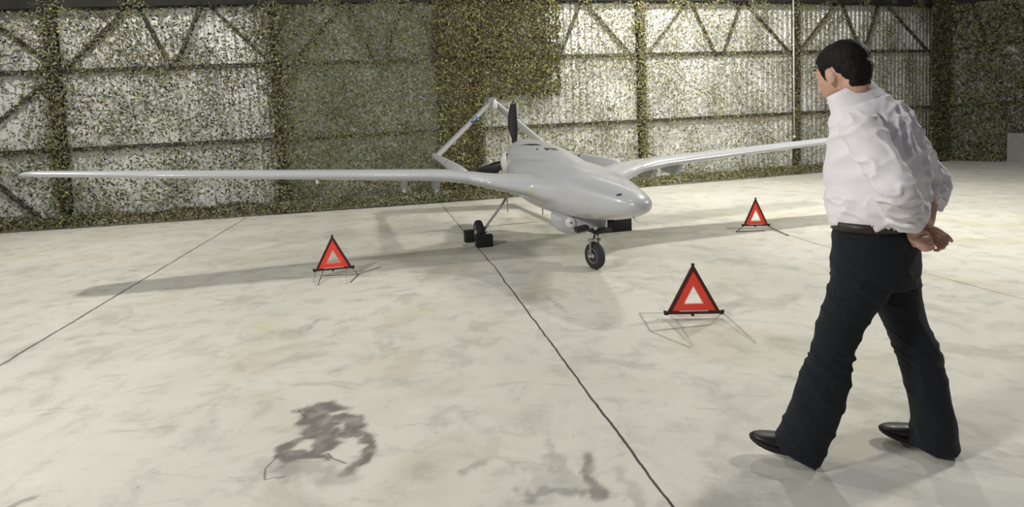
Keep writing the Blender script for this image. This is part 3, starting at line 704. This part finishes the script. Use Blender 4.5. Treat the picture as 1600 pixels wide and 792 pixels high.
for sd, px, py in ((-1, 749, 381), (1, 950, 359)):
    mg = bpy.data.objects.new('main_gear', None); C.objects.link(mg); mg.parent = air
    g_ = ax_px(px, py, z=0); g_ = Vector((g_.x, g_.y, .165)); WH.append(g_)
    wheel(mg, g_, .165, .10)
    inner = Vector((g_.x + .05, g_.y - sd * .085, .17)); topl = Vector((g_.x + .12, g_.y - sd * .50, .80))
    bm = bmesh.new(); limb(bm, [(topl.x, topl.y, topl.z + .06, .030, .022), (*(inner * .35 + topl * .65), .024, .018), (inner.x, inner.y, inner.z + .06, .020, .016), (inner.x, inner.y, inner.z - .01, .026, .02)], (1, 0, 0), 14); link('gear_leg', bm, M_strut, mg)
    bm = bmesh.new(); tube(bm, [tuple(inner), tuple(g_ + Vector((0, sd * .06, 0)))], .014, 12); link('axle', bm, M_steel, mg)
    bm = bmesh.new(); lathe(bm, [(0, .075), (.018, .075)], g_ + Vector((0, -sd * .052, 0)), (0, -sd, 0), 24); link('brake_disc', bm, M_strut, mg)
# wheel chocks resting on the floor: things of their own
Mi = Matrix.Translation((AX, AY, 0)) @ Matrix.Rotation(AYAW, 4, 'Z')
def chock(p_local, rz, label, sx=.13, sy=.22, sz=.16, wedge=0.0):
    wp = Mi @ Vector((p_local[0], p_local[1], 0)); t = thing('wheel_chock', label, 'chock', (wp.x, wp.y, 0), AYAW + rz)
    bm = bmesh.new(); prof = [(-sx / 2, 0), (sx / 2, 0), (sx / 2, sz), (-sx / 2 + .03, sz), (-sx / 2, sz * .45)]
    loft(bm, [[Vector((x, y, z + .002)) for x, z in prof] for y in (-sy / 2, sy / 2)]); bevel(bm, .006, 2); link('chock_block', bm, M_foam, t)
    bm = bmesh.new(); tube(bm, [(0, -sy / 2 - .002, sz * .5), (-.03, -sy / 2 - .05, sz * .3), (-.10, -sy / 2 - .12, .02), (-.16, -sy / 2 - .15, .012)], .006, 8); link('chock_cord', bm, M_wire, t)
    return t
w0 = WH[0]
chock((w0.x + .19, w0.y + .03), 0, 'black foam chock in front of the near main wheel')
chock((w0.x - .20, w0.y - .07), PI, 'black foam chock behind the near main wheel', sy=.20)
# black flared foam chock by the far wheel
w1 = WH[1]; wp = Mi @ Vector((w1.x + .02, w1.y + .02, 0))
A0, B0, C0, D0 = (ax_px(x, y, xb=-(w1.x) - .16) for x, y in ((953, 341), (984, 340), (984, 357.5), (953, 349)))
t = thing('wheel_chock', 'black flared foam chock beside the far main wheel, under the nose', 'chock', tuple((Mi @ Vector((A0.x, (A0.y + B0.y) / 2, 0)))), AYAW)
loc0 = Vector((A0.x, (A0.y + B0.y) / 2, 0)); bm = bmesh.new()
yl0, yl1 = A0.y - .10 - loc0.y, B0.y - loc0.y
loft(bm, [[Vector((x_, y_, z_)) for x_, z_ in ((-.06, zb_), (.06, zb_), (.06, zt_), (-.06, zt_))] for y_, zb_, zt_ in ((yl0, .0, .13), (yl1, .0, max(B0.z, .15)))]); bevel(bm, .004, 1); link('chock_block', bm, M_foam, t)

# ================================================================== WARNING TRIANGLES
def tri_pts(b, h, z0=0): return [Vector((-b / 2, 0, z0)), Vector((b / 2, 0, z0)), Vector((0, 0, z0 + h))]
def inset(P, d):
    c = (P[0] + P[1] + P[2]) / 3; out = []
    for i in range(3):
        a, p, b = P[i - 1], P[i], P[(i + 1) % 3]; u = (a - p).normalized(); v = (b - p).normalized(); half = u.angle(v) / 2
        out.append(p + (u + v).normalized() * d / math.sin(half))
    return out
def tri_band(bm, P, d0, d1, th, y=0):
    o_, i_ = inset(P, d0) if d0 else P, inset(P, d1); off = Vector((0, th / 2, 0)); sh = Vector((0, y, 0))
    rr = []
    V = [[bm.verts.new(p + sh - off) for p in o_], [bm.verts.new(p + sh - off) for p in i_], [bm.verts.new(p + sh + off) for p in i_], [bm.verts.new(p + sh + off) for p in o_]]
    for k in range(4):
        a, b = V[k], V[(k + 1) % 4]
        for i in range(3): bm.faces.new((a[i], a[(i + 1) % 3], b[(i + 1) % 3], b[i]))
def warn(label, pl, pr, z0, apex_h, legs, legM):
    c = (pl + pr) / 2; b = (pr - pl).length; rz = math.atan2(pr.y - pl.y, pr.x - pl.x)
    t = thing('warning_triangle', label, 'warning triangle', (c.x, c.y, 0), rz)
    P = tri_pts(b, apex_h, z0)
    bm = bmesh.new(); tri_band(bm, P, 0, b * .062, .018); bevel(bm, .002, 1); fr = link('frame', bm, M_maroon, t, smooth=False)
    bm = bmesh.new(); tri_band(bm, P, b * .058, b * .19, .009); link('reflector', bm, M_red, t, smooth=False)
    bm = bmesh.new(); tri_band(bm, P, b * .185, b * .20, .011); link('reflector_rim', bm, M_pinkred, t, smooth=False)
    bm = bmesh.new(); box(bm, (0, -.004, z0 + b * .062), (b * .52, .012, b * .014)); link('base_strip', bm, M_white, t, smooth=False)
    for s in (-1, 1):
        bm = bmesh.new(); box(bm, (s * b * .5, 0, z0 + .010), (.035, .03, .028)); bevel(bm, .004, 1); box(bm, (s * (b * .5 + .012), -.004, z0 + .024), (.016, .02, .012)); link('corner_clip', bm, M_black, t, smooth=False)
    bm = bmesh.new(); box(bm, (0, 0, z0 + apex_h - .008), (.022, .024, .02)); bevel(bm, .003, 1); link('top_clip', bm, M_black, t, smooth=False)
    bm = bmesh.new(); box(bm, (-.01, -.002, z0 - .004), (.02, .02, .022)); link('hinge_pin', bm, M_black, t, smooth=False)
    inv = (Matrix.Translation((c.x, c.y, 0)) @ Matrix.Rotation(rz, 4, 'Z')).inverted()
    for pts, M_, r in legs:
        bm = bmesh.new(); tube(bm, [tuple(inv @ p if isinstance(p, Vector) else p) for p in pts], r, 8); link('wire_leg', bm, M_, t)
    return t
def G(x, y, z=.006): return ground(x, y, z)
# near triangle
zl = .035; pl, pr = ground(1041, 491, zl), ground(1127, 489.5, zl)
hh = .445 * .93
warn('largest red warning triangle, nearest the camera, in front of the walking man', pl, pr, zl, .40,
     [([ground(1040, 489, .03), G(999, 489), G(1016, 517)], M_wire, .0022), ([G(1016, 517), G(1110, 507), ground(1127, 489.5, zl)], M_wire, .0022),
      ([ground(1048, 494, .03), G(1083, 540)], M_white, .0030), ([ground(1130, 489, .03), G(1180, 535)], M_wire, .0025), ([G(1016, 517), G(1080, 543)], M_wire, .002)], None)
zl = .075; pl, pr = ground(492, 424, zl), ground(551, 418.5, zl)
warn('red warning triangle standing left of the aircraft under the left wing', pl, pr, zl, .385,
     [([ground(505, 423, zl), G(497, 445)], M_wired, .004), ([ground(493, 424, zl), G(490, 441)], M_wire, .003), ([ground(551, 419, zl), G(560, 429), G(547, 441)], M_wired, .004),
      ([G(505, 431), G(560, 428), G(595, 417)], M_wired, .003), ([ground(541, 420, zl), G(541, 443)], M_wire, .0025)], None)
zl = .04; pl, pr = ground(1161, 353, zl), ground(1201, 352.5, zl)
warn('smallest red warning triangle, farthest off, between aircraft nose and man', pl, pr, zl, .405,
     [([ground(1201, 354, .03), G(1232, 368)], M_wired, .006), ([G(1150, 362), G(1195, 360)], M_wired, .005), ([ground(1161, 354, .03), G(1150, 362)], M_wired, .005), ([G(1135, 357), G(1158, 357)], M_wire, .004)], None)

# ================================================================== MAN
h1, h2 = ground(1275, 730), ground(1492, 712); MB = (h1 + h2) / 2; MB.z = 0
vd = Vector((.53, .85, 0)).normalized(); rt = Vector((vd.y, -vd.x, 0)); MRZ = math.atan2(rt.y, rt.x)
man = thing('person', 'man in white shirt and dark jeans walking, hands clasped behind his back', 'person', tuple(MB), MRZ)
def mp(x, y, d=0.0):
    """man frame: X to image right, Y away from the camera"""
    r = ray(x, y); P0 = MB + vd * d; t = (P0 - cam_c).dot(vd) / r.dot(vd); p = cam_c + r * t - MB
    return Vector((p.dot(rt), d, p.z))
def T5(p, a, b=None): return (p.x, p.y, p.z, a, a if b is None else b)
def frame(tdeg, pitch=0.0):
    t = math.radians(tdeg); Fb = Vector((-math.cos(t), math.sin(t), 0)); Lb = Vector((-math.sin(t), -math.cos(t), 0))
    Fp = Fb * math.cos(pitch) - Vector((0, 0, 1)) * math.sin(pitch); Up = Fb * math.sin(pitch) + Vector((0, 0, 1)) * math.cos(pitch)
    return Fp, Lb, Up
Fb, Lb, _ = frame(28)
# --- head (skin body continues down the neck, arms, hands)
Fh, Lh, Uh = frame(38, .30)
HC = mp(1316, 112, -.02)
def hp(f, l, u): return HC + Fh * f + Lh * l + Uh * u
RH = Matrix((Fh, Lh, Uh)).transposed()
bm = bmesh.new()
ellipsoid(bm, hp(-.005, 0, .015), .104, .080, .105, RH, 32)
loft(bm, [ring(hp(f, 0, u), Fh * a, Lh * b, 28, 2.3) for u, f, a, b in ((.03, .025, .078, .070), (-.01, .026, .079, .069), (-.05, .030, .073, .063), (-.085, .038, .060, .052), (-.112, .048, .042, .036), (-.125, .052, .024, .022))])
limb(bm, [(*hp(.085, 0, .020), .012, .011), (*hp(.106, 0, -.012), .012, .012), (*hp(.118, 0, -.034), .015, .014), (*hp(.100, 0, -.045), .010, .012)], tuple(Lh), 12, 3)   # nose
ellipsoid(bm, hp(.090, 0, -.068), .018, .028, .010, RH); ellipsoid(bm, hp(.088, 0, -.080), .016, .024, .009, RH)   # lips
ellipsoid(bm, hp(.085, 0, .036), .018, .055, .012, RH)   # brow
for s in (-1, 1):
    ellipsoid(bm, hp(.055, s * .042, -.025), .030, .024, .024, RH)   # cheek
    ellipsoid(bm, hp(-.002, s * .080, -.020), .021, .009, .035, RH @ Matrix.Rotation(s * .35, 3, 'Z'))  # ear
    ellipsoid(bm, hp(.004, s * .080, -.046), .011, .008, .014, RH)
nb = mp(1352, 170, .02)
limb(bm, [(*hp(-.025, 0, -.03), .055, .056), (*(hp(-.03, 0, -.09)), .052, .055), (*nb, .058, .060), (*mp(1362, 210, .02), .09, .14), (*mp(1366, 280, .02), .10, .13), (*mp(1366, 370, .02), .10, .13)], tuple(Lb), 24)
# arms, forearms, hands
LS, LE, LW = mp(1343, 196, -.22), mp(1400, 298, -.30), mp(1426, 357, -.12)
RS, RE, RW = mp(1398, 196, .14), mp(1454, 286, .22), mp(1446, 346, .06)
limb(bm, [T5(LS, .045), T5((LS + LE) / 2, .042), T5(LE, .040), T5((LE + LW) / 2, .037), T5(LW, .027, .032)], (0, 0, 1), 16)
limb(bm, [T5(RS, .045), T5((RS + RE) / 2, .042), T5(RE, .040), T5((RE + RW) / 2, .036), T5(RW, .027, .032)], (0, 0, 1), 16)
def finger(p0, p1, p2, p3, r=.0095):
    r *= .84
    limb(bm, [T5(p0, r * 1.1), T5(p1, r * 1.08), T5(p2, r * .95), T5(p3, r * .8)], (0, 0, 1), 10, 3)
# right hand (far arm) hangs back palm up, fingers curled to the right
rp0, rp1 = mp(1447, 358, .02), mp(1466, 373, -.03)
limb(bm, [T5(RW, .028, .032), T5(rp0, .033, .024), T5((rp0 + rp1) / 2, .040, .021), T5(rp1, .038, .018)], (.2, .0, -1), 16)
for k, (a, b, c, d_) in enumerate((((1464, 362), (1476, 366), (1483, 372), (1487, 377)), ((1466, 368), (1477, 374), (1479, 381), (1474, 383)), ((1464, 374), (1474, 381), (1474, 387), (1468, 388)), ((1460, 380), (1468, 386), (1466, 391), (1460, 391)))):
    dd = -.02 - .012 * k
    finger(mp(*a, dd), mp(*b, dd - .01), mp(*c, dd - .02), mp(*d_, dd - .012), .0105 - .0006 * k)
finger(mp(1452, 358, -.03), mp(1462, 358, -.055), mp(1470, 362, -.065), mp(1476, 366, -.06), .011)
# left hand (near arm) clasps the right one from below
lp0, lp1 = mp(1432, 366, -.095), mp(1442, 378, -.085)
limb(bm, [T5(LW, .027, .032), T5(lp0, .036, .021), T5(lp1, .040, .019)], (-.5, 0, -1), 16)
for k, (a, b, c, d_) in enumerate((((1424, 368), (1430, 373), (1442, 373), (1452, 370)), ((1424, 374), (1432, 379), (1445, 379), (1456, 376)), ((1428, 380), (1436, 385), (1448, 385), (1458, 382)), ((1434, 385), (1442, 390), (1452, 390), (1460, 387)))):
    finger(mp(*a, -.105), mp(*b, -.125), mp(*c, -.118), mp(*d_, -.09), .0105 - .0007 * k)
finger(mp(1434, 358, -.10), mp(1439, 350, -.095), mp(1448, 347, -.075), mp(1453, 352, -.055), .0115)
# legs inside the trousers
LH, LK, LA = mp(1352, 415, -.09), mp(1303, 540, -.15), mp(1258, 690, -.18)
RHp, RK, RA = mp(1392, 415, .09), mp(1427, 535, .15), mp(1476, 688, .185)
for a, k, c in ((LH, LK, LA), (RHp, RK, RA)):
    limb(bm, [T5(a, .07), T5((a + k) / 2, .062), T5(k, .05), T5((k + c) / 2, .048), T5(c, .035)], (1, 0, 0), 16)
limb(bm, [(*mp(1366, 340, .02), .09, .12), (*mp(1370, 400, 0), .09, .12), (*mp(1372, 430, 0), .07, .10)], tuple(Lb), 20)
body = link('body', bm, M_skin, man)
bake(body, [('REMESH', dict(mode='VOXEL', voxel_size=.0036)), ('SMOOTH', dict(factor=.5, iterations=2))])
# eyes and eyebrows
for s in (-1, 1):
    bm = bmesh.new(); ellipsoid(bm, hp(.088, s * .031, .012), .012, .013, .010, RH, 16); ey = link('eye', bm, M_white, man)
    bm = bmesh.new(); ellipsoid(bm, hp(.098, s * .031, .012), .004, .005, .005, RH, 12); link('iris', bm, M_black, ey)
    bm = bmesh.new(); limb(bm, [(*hp(.102, s * .012, .042), .004), (*hp(.097, s * .035, .047), .005), (*hp(.078, s * .058, .042), .003)], tuple(Uh), 8, 3); link('eyebrow', bm, M_hair, man)
# hair cap
bm = bmesh.new()
ellipsoid(bm, hp(-.012, 0, .034), .112, .089, .102, RH, 36)
ellipsoid(bm, hp(-.058, 0, -.005), .064, .074, .078, RH, 28)
ellipsoid(bm, hp(-.064, 0, -.045), .046, .060, .040, RH, 24); ellipsoid(bm, hp(-.056, 0, -.075), .040, .054, .030, RH, 24)
for s in (-1, 1): limb(bm, [(*hp(.030, s * .070, .03), .012, .024), (*hp(.026, s * .076, -.005), .008, .018), (*hp(.022, s * .077, -.030), .006, .010)], tuple(Fh), 12, 3)
hair = link('hair', bm, M_hair, man)
def hdisp(co, nr):
    q = co * 28; return nr * (.003 * noise.noise(q) + .002 * noise.noise(co * 75))
bake(hair, [('REMESH', dict(mode='VOXEL', voxel_size=.0042)), ('SMOOTH', dict(factor=.5, iterations=3))], hdisp)
# cut the fringe away from the face and ears: remove hair verts forward of the hairline
bm = bmesh.new(); bm.from_mesh(hair.data); kill = []
for v in bm.verts:
    q = v.co - HC; f, l, u = q.dot(Fh), q.dot(Lh), q.dot(Uh)
    if (f > .050 and u < .062 + .25 * (f - .05)) or (f > .016 and u < -.032) or (-.024 < f < .016 and u < .012 and abs(l) > .055) or (f > .036 and u < .02): kill.append(v)
bmesh.ops.delete(bm, geom=kill, context='VERTS'); bm.to_mesh(hair.data); bm.free()
# --- shirt
bm = bmesh.new(); tors = [(1320, 1366, 140, .02), (1316, 1384, 149, .02), (1308, 1404, 162, .01), (1300, 1421, 180, .0), (1297, 1436, 205, 0), (1292, 1446, 235, 0), (1290, 1450, 265, 0), (1291, 1450, 295, 0), (1295, 1444, 322, 0), (1298, 1436, 340, 0), (1302, 1430, 352, 0)]
bs = [.068, .09, .135, .180, .190, .190, .188, .188, .190, .190, .185]
rr = []
for (x0, x1, y, d), b in zip(tors, bs):
    p0, p1 = mp(x0, y, d), mp(x1, y, d); c = (p0 + p1) / 2; half = (p1 - p0).length / 2
    a = math.sqrt(max(.06 ** 2, half ** 2 - (b * math.sin(math.radians(28))) ** 2)) / math.cos(math.radians(28))
    rr.append((c.x, c.y, c.z, a, b))
rr = catmull(rr, 3)
loft(bm, [ring(q[:3], Fb * q[3], Lb * q[4], 40, 2.25) for q in rr])
limb(bm, [T5(LS + Vector((.02, .06, .0)), .06, .07), T5(LS, .070, .070), T5(LS * .6 + LE * .4, .072, .060), T5(LS * .2 + LE * .8, .068, .058), T5(LE + Vector((0, 0, -.01)), .068, .058), T5(LE * .62 + LW * .38, .064, .058), T5(LE * .40 + LW * .60, .060, .056)], (1, 0, .5), 24)
limb(bm, [T5(RS + Vector((-.03, -.05, -.02)), .06, .06), T5(RS, .062, .066), T5(RS * .6 + RE * .4, .068, .066), T5(RS * .2 + RE * .8, .064, .062), T5(RE + Vector((0, 0, -.01)), .062, .062), T5(RE * .62 + RW * .38, .056, .056)], (1, 0, .5), 24)
# rolled cuffs
def cuff(c, ax_, r0, r1, wd):
    lathe(bm, [(-wd, r0 * .8), (-wd * .9, r0), (-wd * .3, r0 * 1.06), (0, r0 * 1.0), (wd * .4, r1 * 1.08), (wd * .9, r1), (wd, r1 * .8)], c, ax_, 28)
dl = (LW - LE).normalized(); cuff(LE * .36 + LW * .64, dl, .066, .060, .034)
dr = (RW - RE).normalized(); cuff(RE * .60 + RW * .40, dr, .058, .056, .030)
shirt = link('shirt', bm, M_shirt, man)
def rdg(v, s_=1.0):
    return max(0.0, 1 - abs(v) * s_) ** 2
def sdisp(co, nr):
    x, y, z = co
    # pull folds on the flank, long pleats down the back, tight creases over the sleeves and blousing at the waist
    w1 = noise.noise(Vector((x * 3 + z * 2.5, y * 3, z * 11 - x * 7)))
    w2 = noise.noise(Vector((x * 17, y * 17, z * 2.4 + 4)))
    w3 = noise.noise(Vector((x * 6, y * 6, z * 24 + 7)))
    back = 1 / (1 + math.exp(-(x - .0) * 40)); arm = 1 / (1 + math.exp((y + .20) * 60))
    k = .011 * rdg(w1, 2.6) * (1 - .6 * arm) + .020 * back * (rdg(w2, 2.4) - .3) * (1 - arm)
    k += arm * .010 * rdg(noise.noise(Vector((x * 10 - z * 5, y * 8, z * 16 + x * 8))), 3.2)
    low = max(0, 1 - abs(z - 1.14) / .10)
    k += .012 * low * rdg(noise.noise(Vector((x * 8, y * 8, z * 20 + x * 9))), 2.8) + .003 * w3
    if x > .10 and z < 1.35: k += .004 * rdg(w3, 3)
    return nr * (k - .004)
bake(shirt, [('REMESH', dict(mode='VOXEL', voxel_size=.0060)), ('SMOOTH', dict(factor=.5, iterations=6))], sdisp)
# collar
bm = bmesh.new(); cf, cb = mp(1298, 164, -.04), mp(1366, 134, .01)
n_c = (cb - cf); cc = (cf + cb) / 2; ca = n_c.length / 2; cu = n_c.normalized(); cw = Vector((0, 1, 0)) * .082; cn = cu.cross(Vector((0, 1, 0))).normalized()
if cn.z < 0: cn = -cn
rr = [ring(cc + cn * h_, cu * ca * k_, cw * k_, 36, 2.1) for h_, k_ in ((-.05, 1.24), (-.025, 1.16), (.012, 1.07), (.036, 1.0), (.038, .95), (.010, .95), (-.045, 1.0))]
loft(bm, rr, cap=False); link('collar', bm, M_shirt, man)
# --- trousers
bm = bmesh.new()
pel = [(1304, 1430, 350), (1303, 1436, 370), (1301, 1440, 395), (1300, 1440, 420), (1299, 1430, 440)]
rr = []
for (x0, x1, y), b in zip(pel, (.185, .195, .20, .195, .17)):
    p0, p1 = mp(x0, y), mp(x1, y); c = (p0 + p1) / 2; half = (p1 - p0).length / 2
    a = math.sqrt(half ** 2 - (b * math.sin(math.radians(28))) ** 2) / math.cos(math.radians(28)); rr.append(ring(c, Fb * a, Lb * b, 36, 2.2))
loft(bm, rr)
def leg(lst, side=(1, 0, 0)):
    pts = []
    for xl, xr, yl_, yr_, d, dep in lst:
        p0, p1 = mp(xl, yl_, d), mp(xr, yr_, d); c = (p0 + p1) / 2; pts.append((c.x, c.y, c.z, (p1 - p0).length / 2, dep))
    Q = catmull(pts, 4); rings = []
    for i, q in enumerate(Q):
        t_ = Vector(Q[min(i + 1, len(Q) - 1)][:3] - Q[max(i - 1, 0)][:3]).normalized(); u = Vector((1, 0, 0)); u = (u - t_ * u.dot(t_)).normalized(); v = t_.cross(u)
        rings.append(ring(q[:3], u * q[3], v * q[4], 28, 2.1))
    loft(bm, rings)
# front (left) leg, then rear (right) leg: pixel left/right edges
leg([(1302, 1400, 405, 420, -.08, .10), (1296, 1390, 440, 452, -.09, .105), (1285, 1362, 480, 492, -.11, .10), (1274, 1345, 512, 525, -.13, .092), (1268, 1334, 542, 556, -.15, .085), (1254, 1330, 580, 594, -.16, .083), (1238, 1318, 622, 640, -.17, .086), (1222, 1300, 658, 684, -.18, .092), (1216, 1292, 668, 704, -.18, .095), (1209, 1283, 678, 724, -.18, .099)])
leg([(1350, 1436, 405, 400, .08, .10), (1352, 1438, 440, 430, .09, .11), (1370, 1442, 480, 470, .12, .105), (1384, 1450, 512, 503, .14, .095), (1397, 1463, 545, 535, .15, .088), (1408, 1474, 580, 572, .165, .085), (1418, 1484, 618, 612, .18, .088), (1422, 1493, 648, 660, .185, .096), (1420, 1497, 664, 690, .185, .10), (1416, 1500, 674, 712, .185, .102)])
jeans = link('trousers', bm, M_denim, man)
def jdisp(co, nr):
    x, y, z = co
    w1 = noise.noise(Vector((x * 5, y * 5, z * 7 + x * 6))); kn = math.exp(-((z - .48) / .09) ** 2)
    hip = math.exp(-((z - .80) / .08) ** 2)
    return nr * (.006 * rdg(w1, 2.5) + .002 * noise.noise(co * 18) + (kn + .7 * hip) * .007 * rdg(noise.noise(Vector((x * 5, y * 5, z * 24 + x * 14))), 3))
bake(jeans, [('REMESH', dict(mode='VOXEL', voxel_size=.0065)), ('SMOOTH', dict(factor=.5, iterations=4))], jdisp)
# belt with buckle edge
bm = bmesh.new(); p0, p1 = mp(1301, 346), mp(1432, 350); c = (p0 + p1) / 2; half = (p1 - p0).length / 2; b = .192
a = math.sqrt(half ** 2 - (b * math.sin(math.radians(28))) ** 2) / math.cos(math.radians(28))
loft(bm, [ring(c + Vector((0, 0, h_)), Fb * (a + k_), Lb * (b + k_), 44, 2.2) for h_, k_ in ((.020, -.006), (.020, .004), (-.018, .004), (-.018, -.006))], cap=False)
bl = link('belt', bm, M_belt, man)
bm = bmesh.new(); q = mp(1305, 347, -.03); box(bm, q, (.012, .05, .042), Matrix.Rotation(math.radians(-20), 3, 'Z')); bevel(bm, .003, 1); link('belt_loop', bm, M_strut, bl)
# shoes
def shoe(heel, toe, lift):
    t = bpy.data.objects.new('shoe', None); C.objects.link(t); t.parent = man
    f = Vector((toe.x - heel.x, toe.y - heel.y, 0)); Ln = f.length; f.normalize(); l = Vector((-f.y, f.x, 0)); R = Matrix((f, l, Vector((0, 0, 1)))).transposed()
    ang = math.asin(min(.5, lift / Ln)); Rp = R @ Matrix.Rotation(-ang, 3, 'Y')
    base = Vector((heel.x, heel.y, .003))
    def P(x, y, z): return base + Rp @ Vector((x, y, z))
    bm = bmesh.new(); rr = []
    for x, hw, z0, z1 in ((.0, .018, .03, .07), (.012, .030, .022, .092), (.05, .036, .020, .105), (.10, .036, .018, .100), (.15, .040, .016, .085), (.19, .046, .015, .070), (.23, .047, .015, .058), (.265, .040, .016, .048), (.29, .027, .018, .040), (.302, .012, .022, .034)):
        x_ = x * Ln / .302; rr.append([P(x_, a.x, a.y) for a in [Vector((hw * math.copysign(abs(math.cos(t_)) ** .8, math.cos(t_)), (z0 + z1) / 2 + (z1 - z0) / 2 * math.copysign(abs(math.sin(t_)) ** .8, math.sin(t_)))) for t_ in [2 * PI * i / 24 for i in range(24)]]])
    loft(bm, rr); link('upper', bm, M_shoe, t)
    bm = bmesh.new(); rr = []
    for x, hw, dz in ((-.004, .022, 0), (.01, .034, 0), (.05, .040, 0), (.075, .040, 0), (.078, .040, .012), (.12, .040, .012), (.16, .046, .006), (.20, .052, .004), (.24, .051, .005), (.275, .042, .008), (.298, .028, .012), (.308, .012, .014)):
        x_ = x * Ln / .302; rr.append([P(x_, s * hw, z_) for s, z_ in ((-1, dz), (1, dz), (1, .024), (-1, .024))])
    loft(bm, rr); link('sole', bm, M_sole, t)
    bm = bmesh.new(); limb(bm, [(*P(.13 * Ln / .3, -.042, .06), .005), (*P(.135 * Ln / .3, -.02, .098), .006), (*P(.135 * Ln / .3, .02, .098), .006), (*P(.13 * Ln / .3, .042, .06), .005)], (0, 0, 1), 8, 4); link('instep_strap', bm, M_shoe, t)
def gm(x, y, z=0):
    p = ground(x, y, z) - MB; return Vector((p.dot(rt), p.dot(vd), 0))
shoe(gm(1279, 724), gm(1169, 684, .075), .065)
shoe(gm(1494, 708), gm(1374, 672, .04), .030)

# repeats carry a shared group name
GROUPS = {'warning triangle': 'red warning triangles set out round the aircraft', 'chock': 'black wheel chocks at the main wheels', 'column': 'steel columns of the netted wall',
          'rail': 'horizontal steel rails of the netted walls', 'brace': 'zigzag steel braces at the top of the walls', 'net': 'camouflage nets hung on the walls', 'beam': 'dark beams along the top of the walls'}
for o in C.objects:
    if o.parent is None and o.get('category') in GROUPS: o['group'] = GROUPS[o['category']]
